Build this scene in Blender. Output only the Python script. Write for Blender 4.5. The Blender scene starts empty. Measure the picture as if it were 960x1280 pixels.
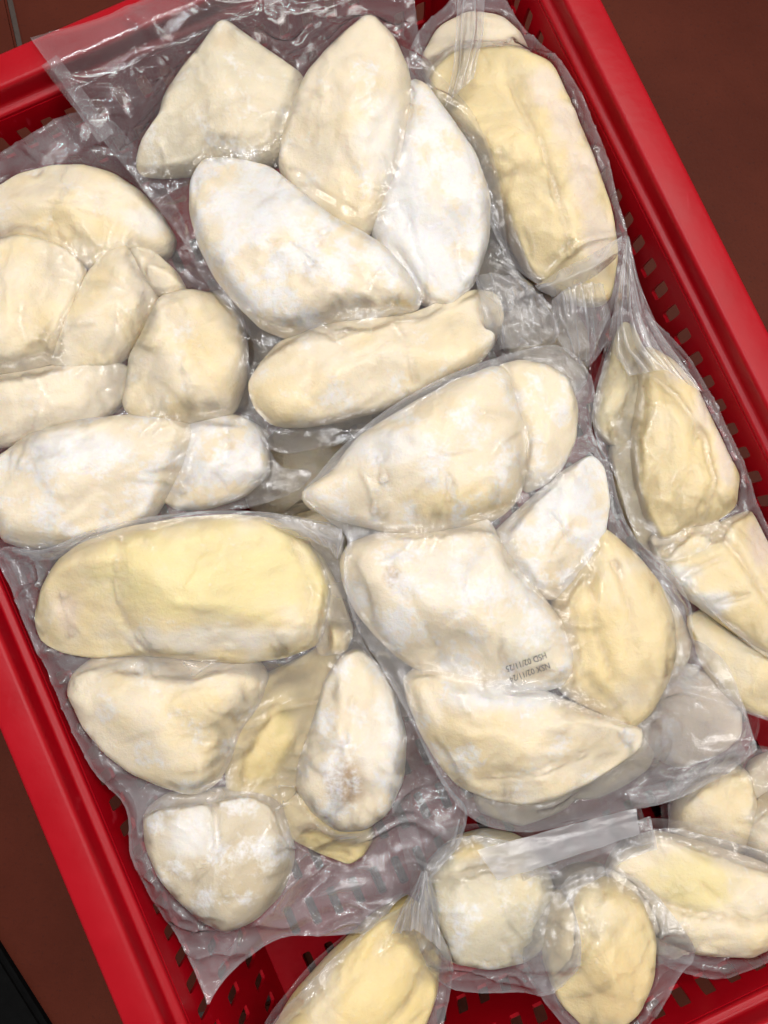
import bpy, bmesh, math, random
import numpy as np
from mathutils import Vector

scene = bpy.context.scene
random.seed(7); np.random.seed(7)
R_ = math.radians

# ------------------------------------------------------------------ camera
RIM = 0.130                      # height of the basket rim above the floor (m)
FPX, DIST, TILT = 961.0, 0.385, R_(4.0)
cs, sn = math.cos(TILT), math.sin(TILT)
CAM = np.array([0.0, -DIST * sn, RIM + DIST * cs])
cam_data = bpy.data.cameras.new("camera")
cam_data.sensor_fit = 'VERTICAL'
cam_data.angle = 2 * math.atan(640 / FPX)
cam_data.clip_start, cam_data.clip_end = 0.01, 50
cam = bpy.data.objects.new("camera", cam_data)
cam.location = CAM
cam.rotation_euler = (TILT, 0, 0)
scene.collection.objects.link(cam)
scene.camera = cam

# ------------------------------------------------------------------ light (a shop interior under ceiling tubes)
world = bpy.data.worlds.new("World"); scene.world = world
world.use_nodes = True
bg = world.node_tree.nodes["Background"]
bg.inputs[0].default_value = (1.0, 0.97, 0.95, 1)
bg.inputs[1].default_value = 0.33

def tube(name, loc, size, power, color, target=(0, 0, 0.1), rot=0.0):
    l = bpy.data.lights.new(name, 'AREA'); l.shape = 'RECTANGLE'
    l.size, l.size_y = size; l.energy = power; l.color = color
    o = bpy.data.objects.new(name, l); o.location = loc
    d = Vector(target) - Vector(loc)
    q = d.to_track_quat('-Z', 'Y')
    o.rotation_euler = q.to_euler(); o.rotation_euler.rotate_axis('Z', rot)
    scene.collection.objects.link(o)
for loc_, wid, pw, col_, rt_ in (((0.40, 0.95, 1.95), 0.40, 14, (1.0, 0.955, 0.90), 12), ((1.20, 0.10, 1.80), 0.25, 9, (1.0, 0.96, 0.92), 80),
                                 ((-0.22, 0.20, 2.05), 0.025, 10, (0.97, 0.97, 1.0), 55), ((0.25, -0.45, 2.05), 0.025, 5.5, (1.0, 0.97, 0.94), 20),
                                 ((-0.85, 0.15, 1.90), 0.025, 5.5, (0.95, 0.96, 1.0), 85), ((0.18, 0.42, 2.10), 0.02, 8, (1.0, 0.98, 0.95), 0)):  # last three narrow tubes are extras, added for more glints on the film
    tube("ceiling_tube", loc_, (1.20, wid), pw, col_, rot=R_(rt_))

vs = scene.view_settings
vs.view_transform = 'Standard'; vs.look = 'None'; vs.gamma = 1; vs.exposure = -0.07
vs.use_curve_mapping = False
scene.render.engine = 'CYCLES'
scene.cycles.use_denoising = True
scene.cycles.transparent_max_bounces = 20
scene.cycles.max_bounces = 8
scene.cycles.diffuse_bounces = 2
scene.cycles.glossy_bounces = 2
scene.cycles.use_adaptive_sampling = True
scene.cycles.adaptive_threshold = 0.07
scene.cycles.adaptive_min_samples = 20
scene.cycles.caustics_reflective = False
scene.cycles.caustics_refractive = False

# ------------------------------------------------------------------ helpers
def P(px, py, z):
    """point of the photograph (960 x 1280 px) on the level z."""
    d = np.array([(px - 480) / FPX, -(py - 640) / FPX, -1.0])
    d = np.array([d[0], cs * d[1] - sn * d[2], sn * d[1] + cs * d[2]])
    t = (z - CAM[2]) / d[2]
    return CAM + t * d

def new_obj(name, mesh, mats=(), parent=None):
    o = bpy.data.objects.new(name, mesh)
    for m in mats: mesh.materials.append(m)
    if parent is not None: o.parent = parent
    scene.collection.objects.link(o)
    return o

def empty(name, loc):
    o = bpy.data.objects.new(name, None); o.location = loc
    o.empty_display_size = 0.02
    scene.collection.objects.link(o)
    return o

def mesh_np(name, verts, faces, smooth=True):
    me = bpy.data.meshes.new(name)
    me.from_pydata([tuple(v) for v in verts], [], [tuple(int(i) for i in f) for f in faces])
    if smooth: me.polygons.foreach_set("use_smooth", [True] * len(me.polygons))
    me.update()
    return me

def _hash(ix, iy, seed):
    h = (ix.astype(np.int64) * 374761393 + iy.astype(np.int64) * 668265263 + seed * 1442695041) & 0xFFFFFFFF
    h = ((h ^ (h >> 13)) * 1274126177) & 0xFFFFFFFF
    return ((h ^ (h >> 16)) & 0xFFFF) / 65535.0

def vnoise(x, y, seed=0):
    """gradient noise, about -1..1"""
    ix, iy = np.floor(x), np.floor(y)
    fx, fy = x - ix, y - iy
    def g(dx, dy):
        a = _hash(ix + dx, iy + dy, seed) * 2 * np.pi
        return np.cos(a) * (fx - dx) + np.sin(a) * (fy - dy)
    ux = fx * fx * fx * (fx * (fx * 6 - 15) + 10); uy = fy * fy * fy * (fy * (fy * 6 - 15) + 10)
    a = g(0, 0) * (1 - ux) + g(1, 0) * ux
    b = g(0, 1) * (1 - ux) + g(1, 1) * ux
    return 1.5 * (a * (1 - uy) + b * uy)

def fbm(x, y, seed=0, oct=4):
    s = 0; a = 1.0; n = 0
    for k in range(oct):
        s = s + a * vnoise(x * 2 ** k, y * 2 ** k, seed + 17 * k); n += a; a *= 0.5
    return s / n

def sstep(a, b, x):
    t = np.clip((x - a) / (b - a), 0, 1); return t * t * (3 - 2 * t)

# ------------------------------------------------------------------ materials
def new_mat(name):
    m = bpy.data.materials.new(name); m.use_nodes = True
    nt = m.node_tree; nt.nodes.clear()
    out = nt.nodes.new("ShaderNodeOutputMaterial")
    return m, nt, out

def N(nt, kind, **kw):
    n = nt.nodes.new(kind)
    for k, v in kw.items():
        if k.startswith("i_"):
            key = k[2:]
            n.inputs[int(key) if key.isdigit() else key.replace("_", " ")].default_value = v
        else: setattr(n, k, v)
    return n

def mat_plastic():
    m, nt, out = new_mat("red_plastic"); L = nt.links.new
    b = N(nt, "ShaderNodeBsdfPrincipled")
    tc = N(nt, "ShaderNodeNewGeometry")
    n1 = N(nt, "ShaderNodeTexNoise", i_Scale=35.0, i_Detail=5.0)
    L(tc.outputs["Position"], n1.inputs["Vector"])
    mx = N(nt, "ShaderNodeMix", data_type='RGBA'); mx.inputs[6].default_value = (0.30, 0.0006, 0.005, 1); mx.inputs[7].default_value = (0.41, 0.0010, 0.009, 1)
    L(n1.outputs["Fac"], mx.inputs[0])
    # scuffs: thin pale scratches with a shape of their own
    mp = N(nt, "ShaderNodeMapping"); mp.inputs["Rotation"].default_value = (0, 0, R_(24.6)); mp.inputs["Scale"].default_value = (160, 14, 60)
    L(tc.outputs["Position"], mp.inputs["Vector"])
    n2 = N(nt, "ShaderNodeTexNoise", i_Scale=1.0, i_Detail=3.0); L(mp.outputs[0], n2.inputs["Vector"])
    r2 = N(nt, "ShaderNodeValToRGB"); r2.color_ramp.elements[0].position = 0.70; r2.color_ramp.elements[1].position = 0.80
    L(n2.outputs["Fac"], r2.inputs["Fac"])
    ml = N(nt, "ShaderNodeMath", operation='MULTIPLY', i_1=0.55); L(r2.outputs["Color"], ml.inputs[0])
    mx2 = N(nt, "ShaderNodeMix", data_type='RGBA'); mx2.inputs[7].default_value = (0.55, 0.05, 0.07, 1)
    L(ml.outputs[0], mx2.inputs[0]); L(mx.outputs[2], mx2.inputs[6])
    L(mx2.outputs[2], b.inputs["Base Color"])
    rr = N(nt, "ShaderNodeMapRange"); rr.inputs["To Min"].default_value = 0.26; rr.inputs["To Max"].default_value = 0.48
    L(n1.outputs["Fac"], rr.inputs["Value"]); L(rr.outputs[0], b.inputs["Roughness"])
    b.inputs["Specular IOR Level"].default_value = 0.22
    n3 = N(nt, "ShaderNodeTexNoise", i_Scale=220.0, i_Detail=2.0); L(tc.outputs["Position"], n3.inputs["Vector"])
    bp = N(nt, "ShaderNodeBump", i_Strength=0.12, i_Distance=0.001)
    L(n3.outputs["Fac"], bp.inputs["Height"]); L(bp.outputs[0], b.inputs["Normal"])
    L(b.outputs[0], out.inputs[0])
    return m

def mat_tile():
    m, nt, out = new_mat("terracotta_tile"); L = nt.links.new
    b = N(nt, "ShaderNodeBsdfPrincipled"); b.inputs["Specular IOR Level"].default_value = 0.06
    tc = N(nt, "ShaderNodeNewGeometry")
    n1 = N(nt, "ShaderNodeTexNoise", i_Scale=9.0, i_Detail=6.0, i_Roughness=0.65); L(tc.outputs["Position"], n1.inputs["Vector"])
    mx = N(nt, "ShaderNodeMix", data_type='RGBA'); mx.inputs[6].default_value = (0.042, 0.0085, 0.005, 1); mx.inputs[7].default_value = (0.110, 0.024, 0.013, 1)
    L(n1.outputs["Fac"], mx.inputs[0])
    n2 = N(nt, "ShaderNodeTexNoise", i_Scale=420.0, i_Detail=2.0); L(tc.outputs["Position"], n2.inputs["Vector"])
    r = N(nt, "ShaderNodeValToRGB"); r.color_ramp.elements[0].position = 0.60; r.color_ramp.elements[1].position = 0.72
    L(n2.outputs["Fac"], r.inputs["Fac"])
    ml = N(nt, "ShaderNodeMath", operation='MULTIPLY', i_1=0.35); L(r.outputs["Color"], ml.inputs[0])
    mx2 = N(nt, "ShaderNodeMix", data_type='RGBA'); mx2.inputs[7].default_value = (0.035, 0.012, 0.010, 1)
    L(ml.outputs[0], mx2.inputs[0]); L(mx.outputs[2], mx2.inputs[6])
    L(mx2.outputs[2], b.inputs["Base Color"])
    rr = N(nt, "ShaderNodeMapRange"); rr.inputs["To Min"].default_value = 0.35; rr.inputs["To Max"].default_value = 0.6
    L(n1.outputs["Fac"], rr.inputs["Value"]); L(rr.outputs[0], b.inputs["Roughness"])
    bp = N(nt, "ShaderNodeBump", i_Strength=0.2, i_Distance=0.001)
    L(n2.outputs["Fac"], bp.inputs["Height"]); L(bp.outputs[0], b.inputs["Normal"])
    L(b.outputs[0], out.inputs[0]); return m

def mat_simple(name, col, rough, scale=60, var=0.3, bump=0.2, spec=0.3):
    m, nt, out = new_mat(name); L = nt.links.new
    b = N(nt, "ShaderNodeBsdfPrincipled", i_Roughness=rough); b.inputs["Specular IOR Level"].default_value = spec
    tc = N(nt, "ShaderNodeNewGeometry")
    n1 = N(nt, "ShaderNodeTexNoise", i_Scale=float(scale), i_Detail=5.0); L(tc.outputs["Position"], n1.inputs["Vector"])
    mx = N(nt, "ShaderNodeMix", data_type='RGBA')
    mx.inputs[6].default_value = tuple(c * (1 - var) for c in col) + (1,); mx.inputs[7].default_value = tuple(min(1, c * (1 + var)) for c in col) + (1,)
    L(n1.outputs["Fac"], mx.inputs[0]); L(mx.outputs[2], b.inputs["Base Color"])
    bp = N(nt, "ShaderNodeBump", i_Strength=bump, i_Distance=0.001); L(n1.outputs["Fac"], bp.inputs["Height"]); L(bp.outputs[0], b.inputs["Normal"])
    L(b.outputs[0], out.inputs[0]); return m

def mat_durian():
    m, nt, out = new_mat("frozen_durian_flesh"); L = nt.links.new
    b = N(nt, "ShaderNodeBsdfPrincipled", i_Roughness=0.5)
    at = N(nt, "ShaderNodeAttribute", attribute_name="Col")
    fr = N(nt, "ShaderNodeAttribute", attribute_name="frost")
    tc = N(nt, "ShaderNodeNewGeometry")
    n1 = N(nt, "ShaderNodeTexNoise", i_Scale=380.0, i_Detail=3.0, i_Roughness=0.7); L(tc.outputs["Position"], n1.inputs["Vector"])
    # crumbly frost: speckle that grows with the frost attribute
    ad = N(nt, "ShaderNodeMath", operation='ADD'); L(n1.outputs["Fac"], ad.inputs[0]); L(fr.outputs["Fac"], ad.inputs[1])
    r1 = N(nt, "ShaderNodeValToRGB"); r1.color_ramp.elements[0].position = 0.62; r1.color_ramp.elements[1].position = 1.0
    L(ad.outputs[0], r1.inputs["Fac"])
    ml = N(nt, "ShaderNodeMath", operation='MULTIPLY', i_1=0.85); L(r1.outputs["Color"], ml.inputs[0])
    # small tonal variation of the flesh
    n2 = N(nt, "ShaderNodeTexNoise", i_Scale=60.0, i_Detail=2.0); L(tc.outputs["Position"], n2.inputs["Vector"])
    mr = N(nt, "ShaderNodeMapRange"); mr.inputs["From Min"].default_value = 0.3; mr.inputs["From Max"].default_value = 0.7
    mr.inputs["To Min"].default_value = 0.94; mr.inputs["To Max"].default_value = 1.03
    L(n2.outputs["Fac"], mr.inputs["Value"])
    vm = N(nt, "ShaderNodeVectorMath", operation='SCALE'); L(at.outputs["Color"], vm.inputs[0]); L(mr.outputs[0], vm.inputs["Scale"])
    mx = N(nt, "ShaderNodeMix", data_type='RGBA'); mx.inputs[7].default_value = (0.87, 0.855, 0.84, 1)
    L(ml.outputs[0], mx.inputs[0]); L(vm.outputs[0], mx.inputs[6])
    L(mx.outputs[2], b.inputs["Base Color"])
    b.inputs["Subsurface Weight"].default_value = 0.30; b.inputs["Specular IOR Level"].default_value = 0.25
    b.inputs["Subsurface Radius"].default_value = (1.0, 0.75, 0.4)
    b.inputs["Subsurface Scale"].default_value = 0.006
    n3 = N(nt, "ShaderNodeTexNoise", i_Scale=160.0, i_Detail=2.0, i_Roughness=0.65); L(tc.outputs["Position"], n3.inputs["Vector"])
    hs = N(nt, "ShaderNodeMath", operation='MULTIPLY_ADD', i_1=0.5); L(n3.outputs["Fac"], hs.inputs[0]); L(n1.outputs["Fac"], hs.inputs[2])
    bp = N(nt, "ShaderNodeBump", i_Strength=0.36, i_Distance=0.0018); L(hs.outputs[0], bp.inputs["Height"])
    L(bp.outputs[0], b.inputs["Normal"])
    L(b.outputs[0], out.inputs[0]); return m

def mat_film(name="clear_vacuum_film", dots=0.10):
    m, nt, out = new_mat(name); L = nt.links.new
    milk = N(nt, "ShaderNodeAttribute", attribute_name="milk")
    gls = N(nt, "ShaderNodeAttribute", attribute_name="gloss")
    tc = N(nt, "ShaderNodeNewGeometry")
    n1 = N(nt, "ShaderNodeTexNoise", i_Scale=75.0, i_Detail=1.0); L(tc.outputs["Position"], n1.inputs["Vector"])
    bp = N(nt, "ShaderNodeBump", i_Strength=0.03, i_Distance=0.0030); L(n1.outputs["Fac"], bp.inputs["Height"])
    # embossed dot grid of the vacuum film
    mp = N(nt, "ShaderNodeMapping"); mp.inputs["Rotation"].default_value = (0, 0, R_(32)); mp.inputs["Scale"].default_value = (5200, 5200, 5200)
    L(tc.outputs["Position"], mp.inputs["Vector"])
    sp = N(nt, "ShaderNodeSeparateXYZ"); L(mp.outputs[0], sp.inputs[0])
    sx = N(nt, "ShaderNodeMath", operation='SINE'); L(sp.outputs[0], sx.inputs[0])
    sy = N(nt, "ShaderNodeMath", operation='SINE'); L(sp.outputs[1], sy.inputs[0])
    pr = N(nt, "ShaderNodeMath", operation='MULTIPLY'); L(sx.outputs[0], pr.inputs[0]); L(sy.outputs[0], pr.inputs[1])
    pm = N(nt, "ShaderNodeMath", operation='MULTIPLY'); L(pr.outputs[0], pm.inputs[0]); L(milk.outputs["Fac"], pm.inputs[1])
    bp3 = N(nt, "ShaderNodeBump", i_Strength=dots, i_Distance=0.0005); L(pm.outputs[0], bp3.inputs["Height"]); L(bp.outputs[0], bp3.inputs["Normal"])
    df = N(nt, "ShaderNodeBsdfDiffuse"); df.inputs[0].default_value = (0.90, 0.89, 0.92, 1)
    tl = N(nt, "ShaderNodeBsdfTranslucent"); tl.inputs[0].default_value = (0.90, 0.89, 0.92, 1)
    hz = N(nt, "ShaderNodeMixShader"); hz.inputs[0].default_value = 0.45; L(df.outputs[0], hz.inputs[1]); L(tl.outputs[0], hz.inputs[2])
    tr = N(nt, "ShaderNodeBsdfTransparent"); tr.inputs[0].default_value = (0.985, 0.985, 0.985, 1)
    mr = N(nt, "ShaderNodeMapRange"); mr.inputs["To Min"].default_value = 0.015; mr.inputs["To Max"].default_value = 0.25
    mr.clamp = False
    L(milk.outputs["Fac"], mr.inputs["Value"])
    m1 = N(nt, "ShaderNodeMixShader"); L(mr.outputs[0], m1.inputs[0]); L(tr.outputs[0], m1.inputs[1]); L(hz.outputs[0], m1.inputs[2])
    gl = N(nt, "ShaderNodeBsdfGlossy"); L(bp3.outputs[0], gl.inputs["Normal"])
    rg = N(nt, "ShaderNodeMapRange"); rg.inputs["To Min"].default_value = 0.36; rg.inputs["To Max"].default_value = 0.105
    L(gls.outputs["Fac"], rg.inputs["Value"]); L(rg.outputs[0], gl.inputs["Roughness"])
    fz = N(nt, "ShaderNodeFresnel"); fz.inputs["IOR"].default_value = 1.40
    m2 = N(nt, "ShaderNodeMixShader"); fm = N(nt, "ShaderNodeMapRange"); fm.inputs["To Min"].default_value = 0.60; fm.inputs["To Max"].default_value = 2.5
    L(gls.outputs["Fac"], fm.inputs["Value"])
    fx = N(nt, "ShaderNodeMath", operation='MULTIPLY', use_clamp=True); L(fz.outputs[0], fx.inputs[0]); L(fm.outputs[0], fx.inputs[1])
    L(fx.outputs[0], m2.inputs[0]); L(m1.outputs[0], m2.inputs[1]); L(gl.outputs[0], m2.inputs[2])
    L(m2.outputs[0], out.inputs[0]); return m

M_RED, M_TILE, M_DUR, M_FILM = mat_plastic(), mat_tile(), mat_durian(), mat_film()
M_GROUT = mat_simple("grout", (0.06, 0.045, 0.038), 0.9, 300)
M_SEAL = mat_film("embossed_seal_film", 0.9)
M_RUBBER = mat_simple("black_rubber", (0.004, 0.004, 0.004), 0.95, 180, 0.4, 0.4, 0.05)
M_INK = mat_simple("black_ink", (0.17, 0.16, 0.155), 0.6, 1400, 0.95, 0.0)

# ------------------------------------------------------------------ floor: terracotta tiles on a grout bed
def build_floor():
    bm = bmesh.new(); bmesh.ops.create_grid(bm, x_segments=1, y_segments=1, size=1.5)
    me = bpy.data.meshes.new("floor"); bm.to_mesh(me); bm.free()
    fl = new_obj("floor", me, [M_GROUT]); fl.location = (0, 0, -0.0025); fl["kind"] = "structure"
    T, gap = 0.72, 0.004
    bm = bmesh.new(); bmesh.ops.create_cube(bm, size=1)
    for v in bm.verts: v.co = Vector((v.co.x * (T - gap), v.co.y * (T - gap), v.co.z * 0.010))
    bmesh.ops.bevel(bm, geom=list(bm.edges), offset=0.0015, segments=2, affect='EDGES')
    tm = bpy.data.meshes.new("tile"); bm.to_mesh(tm); bm.free()
    tm.materials.append(M_TILE)
    # joint seen at the top left of the picture runs about 12 degrees off the picture's vertical
    a = R_(13.5); c, s = math.cos(a), math.sin(a)
    o = P(22, 50, 0)[:2]
    for i in range(-3, 4):
        for j in range(-3, 4):
            lx, ly = (i + 0.5) * T, (j + 0.5) * T + 0.05
            x, y = o[0] + c * lx - s * ly, o[1] + s * lx + c * ly
            if abs(x) > 1.2 or abs(y) > 1.2: continue
            t = bpy.data.objects.new("tile", tm); t.parent = fl
            t.location = (x, y, 0.0025 - 0.005 + random.uniform(-0.0003, 0.0003)); t.rotation_euler = (0, 0, a)
            scene.collection.objects.link(t)
build_floor()

# ------------------------------------------------------------------ basket
ANG = R_(24.6)
BU = np.array([math.cos(ANG), math.sin(ANG)]); BV = np.array([math.sin(ANG), -math.cos(ANG)])
BC = BV * 0.007                                        # centre of the basket on the floor
HW, HL = 0.198, 0.291                                  # inner half width / half length at the rim

def rrect(hw, hl, r, nc=8, straight=None):
    """rounded rectangle as list of (x,y), counter-clockwise"""
    pts = []
    for (sx, sy, a0) in ((1, 1, 0), (-1, 1, 90), (-1, -1, 180), (1, -1, 270)):
        for k in range(nc + 1):
            a = R_(a0 + 90 * k / nc)
            pts.append((sx * (hw - r) + r * math.cos(a), sy * (hl - r) + r * math.sin(a)))
    return pts

def build_basket():
    root = empty("plastic_basket", (BC[0], BC[1], 0)); root.rotation_euler = (0, 0, ANG)
    root["label"] = "red slotted plastic basket holding all the packs"; root["category"] = "basket"
    # rim: swept profile (offset outwards from the inner wall, height)
    prof = [(-0.0042, 0.1130), (-0.0041, 0.1160), (-0.0038, 0.1170), (-0.0030, 0.1176), (-0.0012, 0.1178), (-0.0002, 0.1182), (0.0001, 0.1190), (0.0002, 0.1205),
            (0.0003, 0.1265), (0.0004, 0.1280), (0.0008, 0.1292), (0.0018, 0.1299), (0.0028, 0.1301), (0.0090, 0.1303), (0.0160, 0.1301), (0.0172, 0.1299), (0.0182, 0.1292),
            (0.0187, 0.1280), (0.0188, 0.1265), (0.0188, 0.1080), (0.0186, 0.1070), (0.0180, 0.1066), (0.0168, 0.1072), (0.0164, 0.1240),
            (0.0150, 0.1262), (0.0050, 0.1264), (0.0028, 0.1250), (0.0022, 0.1160), (0.0006, 0.1130)]
    rings = [rrect(HW + s, HL + s, 0.040 + s, 10) for s, z in prof]
    n = len(rings[0]); V = []; F = []
    for (s, z), rg in zip(prof, rings): V += [(x, y, z) for x, y in rg]
    m = len(prof)
    for i in range(m):
        for k in range(n):
            a, b_ = i * n + k, i * n + (k + 1) % n
            c, d = ((i + 1) % m) * n + (k + 1) % n, ((i + 1) % m) * n + k
            F.append((a, d, c, b_))
    rim = new_obj("rim", mesh_np("rim", V, F), [M_RED], root)
    # slotted panels
    def cell(bm, mp, u0, u1, v0, v1, hole):
        cx, cy = (u0 + u1) / 2, (v0 + v1) / 2
        C = [(u0, v0), (u1, v0), (u1, v1), (u0, v1)]
        if not hole:
            bm.faces.new([bm.verts.new(mp(*c)) for c in C]); return
        hw, hh = hole; r = min(hw, hh) * 0.55
        cv = [bm.verts.new(mp(*c)) for c in C]
        arcs = []
        for (sx, sy, a0) in ((-1, -1, 180), (1, -1, 270), (1, 1, 0), (-1, 1, 90)):
            arc = []
            for k in range(4):
                a = R_(a0 + 30 * k)
                arc.append(bm.verts.new(mp(cx + sx * (hw - r) + r * math.cos(a), cy + sy * (hh - r) + r * math.sin(a))))
            arcs.append(arc)
        for i in range(4):
            for k in range(3): bm.faces.new((cv[i], arcs[i][k + 1], arcs[i][k]))
            j = (i + 1) % 4
            bm.faces.new((cv[i], cv[j], arcs[j][0], arcs[i][3]))
    def finish(bm, name, thick):
        bmesh.ops.remove_doubles(bm, verts=bm.verts, dist=0.00005)
        bmesh.ops.recalc_face_normals(bm, faces=bm.faces)
        me = bpy.data.meshes.new(name); bm.to_mesh(me); bm.free()
        o = new_obj(name, me, [M_RED], root)
        so = o.modifiers.new("thickness", 'SOLIDIFY'); so.thickness = thick; so.offset = 0
        return o
    zt, zb = 0.1145, 0.004
    tw, tl_, bw, bl, rt, rb = HW - 0.0035, HL - 0.0035, HW - 0.017, HL - 0.017, 0.036, 0.026
    def wall(sign, along_long):
        bm = bmesh.new()
        half_t = (tl_ - rt) if along_long else (tw - rt)
        half_b = (bl - rb) if along_long else (bw - rb)
        def mp(s, z):
            f = (z - zb) / (zt - zb)
            h = half_b + (half_t - half_b) * f
            off = (bw if along_long else bl) + ((tw if along_long else tl_) - (bw if along_long else bl)) * f
            return (sign * off, s * h, z) if along_long else (s * h, sign * off, z)
        L_ = 2 * half_t; nc = int(L_ / 0.0142)
        rows = [(zb, 0.022, 0), (0.022, 0.040, 1), (0.040, 0.056, 0), (0.056, 0.074, 1), (0.074, 0.088, 0), (0.088, 0.106, 1), (0.106, zt, 0)]
        for k in range(nc):
            s0, s1 = -1 + 2 * k / nc, -1 + 2 * (k + 1) / nc
            for z0, z1, h in rows:
                cell(bm, mp, s0, s1, z0, z1, (0.0033 / half_t, (z1 - z0) / 2 - 0.0014) if h else None)
        return finish(bm, "side_wall" if along_long else "end_wall", 0.0022)
    for s in (-1, 1): wall(s, True); wall(s, False)
    for (sx, sy) in ((1, 1), (-1, 1), (-1, -1), (1, -1)):
        bm = bmesh.new(); g = []
        for i in range(7):
            f = i / 6; z = zb + (zt - zb) * f; r = rb + (rt - rb) * f
            w = bw + (tw - bw) * f; l = bl + (tl_ - bl) * f
            g.append([bm.verts.new((sx * (w - r + r * math.cos(R_(90 * k / 8))), sy * (l - r + r * math.sin(R_(90 * k / 8))), z)) for k in range(9)])
        for i in range(6):
            for k in range(8): bm.faces.new((g[i][k], g[i][k + 1], g[i + 1][k + 1], g[i + 1][k]))
        o = finish(bm, "corner_wall", 0.0022)
        o.data.polygons.foreach_set("use_smooth", [True] * len(o.data.polygons))
    # base grid
    bm = bmesh.new()
    nx, ny = int(2 * bw / 0.0145), int(2 * bl / 0.030)
    for i in range(nx):
        for j in range(ny):
            x0, x1 = -bw + 2 * bw * i / nx, -bw + 2 * bw * (i + 1) / nx
            y0, y1 = -bl + 2 * bl * j / ny, -bl + 2 * bl * (j + 1) / ny
            edge = i in (0, nx - 1) or j in (0, ny - 1)
            cell(bm, lambda x, y: (x, y, 0.0065), x0, x1, y0, y1, None if edge else (0.0028, 0.0090))
    finish(bm, "base", 0.0026)
build_basket()

# black mat edge on the floor, bottom-left
def build_mat():
    e0, e1 = P(-8, 1172, 0.004)[:2], P(66, 1290, 0.004)[:2]
    d = (e1 - e0) / np.linalg.norm(e1 - e0); nrm = np.array([-d[1], d[0]])
    if nrm[0] > 0: nrm = -nrm
    c = (e0 + e1) / 2 + nrm * 0.20
    root = empty("rubber_mat", (c[0], c[1], 0)); root.rotation_euler = (0, 0, math.atan2(d[1], d[0]))
    root["label"] = "black rubber mat edge on the floor, bottom left corner"; root["category"] = "mat"
    bm = bmesh.new(); bmesh.ops.create_cube(bm, size=1)
    for v in bm.verts: v.co = Vector((v.co.x * 0.60, v.co.y * 0.40, v.co.z * 0.007 + 0.0037))
    bmesh.ops.bevel(bm, geom=[e for e in bm.edges if abs(e.verts[0].co.z - e.verts[1].co.z) > 1e-4], offset=0.03, segments=5, affect='EDGES')
    bmesh.ops.bevel(bm, geom=[e for e in bm.edges if all(v.co.z > 0.006 for v in e.verts)], offset=0.003, segments=3, affect='EDGES')
    me = bpy.data.meshes.new("sheet"); bm.to_mesh(me); bm.free()
    new_obj("sheet", me, [M_RUBBER], root)
    bm = bmesh.new(); bmesh.ops.create_cube(bm, size=1)
    for v in bm.verts: v.co = Vector((v.co.x * 0.54, v.co.y * 0.007 * (0.6 if v.co.z > 0 else 1), v.co.z * 0.003))
    rm = bpy.data.meshes.new("rib"); bm.to_mesh(rm); bm.free(); rm.materials.append(M_RUBBER)
    for k in range(14):
        o = bpy.data.objects.new("rib", rm); o.parent = root; o.location = (0, -0.17 + k * 0.026, 0.0085)
        scene.collection.objects.link(o)
build_mat()

# ------------------------------------------------------------------ packs: shared height grid
STEP = 0.0011
GX0, GY0 = -0.265, -0.335
NX, NY = int(0.53 / STEP), int(0.66 / STEP)
XS = GX0 + STEP * np.arange(NX); YS = GY0 + STEP * np.arange(NY)
GXX, GYY = np.meshgrid(XS, YS)                       # [iy, ix]
GH = np.full((NY, NX), 0.010)                        # height of whatever lies below
_bx, _by = GXX - BC[0], GYY - BC[1]
_u, _v = np.abs(_bx * BU[0] + _by * BU[1]), np.abs(_bx * BV[0] + _by * BV[1])
_on = ((_u > HW - 0.002) | (_v > HL - 0.002)) & (_u < HW + 0.020) & (_v < HL + 0.020)
GH[_on] = 0.1320
ON_RIM = _on.copy()

def keep_in(p, m=0.009):
    """keep a point inside the tapering basket walls"""
    lim = m + 0.13 * max(0.0, RIM - p[2])
    d = p[:2] - BC; u, v = float(d @ BU), float(d @ BV)
    u = min(max(u, -HW + lim), HW - lim); v = min(max(v, -HL + lim), HL - lim)
    q = BC + u * BU + v * BV
    return np.array([q[0], q[1], p[2]])

def chaikin(p, it=2, k=0.75):
    p = np.array(p, float)
    for _ in range(it):
        q = np.roll(p, -1, 0)
        a, b = k * p + (1 - k) * q, (1 - k) * p + k * q
        p = np.empty((len(a) * 2, p.shape[1])); p[0::2] = a; p[1::2] = b
    return p

def inside(poly, x, y):
    res = np.zeros(x.shape, bool); j = len(poly) - 1
    for i in range(len(poly)):
        xi, yi = poly[i]; xj, yj = poly[j]
        if yi != yj:
            res ^= ((yi > y) != (yj > y)) & (x < (xj - xi) * (y - yi) / (yj - yi) + xi)
        j = i
    return res

def seg_dist(poly, x, y):
    """nearest point on the closed polygon"""
    best = np.full(x.shape, 1e9); bx = np.zeros(x.shape); by = np.zeros(x.shape)
    q = np.roll(poly, -1, 0)
    for (ax, ay), (cx, cy) in zip(poly, q):
        dx, dy = cx - ax, cy - ay; l2 = dx * dx + dy * dy + 1e-18
        t = np.clip(((x - ax) * dx + (y - ay) * dy) / l2, 0, 1)
        px, py = ax + t * dx, ay + t * dy
        d = (x - px) ** 2 + (y - py) ** 2
        m = d < best
        best[m] = d[m]; bx[m] = px[m]; by[m] = py[m]
    return np.sqrt(best), bx, by

CREAM, YEL, OCH, FROST, PINK, BRN = (0.885, 0.765, 0.575), (0.88, 0.695, 0.36), (0.68, 0.52, 0.29), (0.86, 0.845, 0.825), (0.80, 0.64, 0.50), (0.40, 0.26, 0.16)

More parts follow.
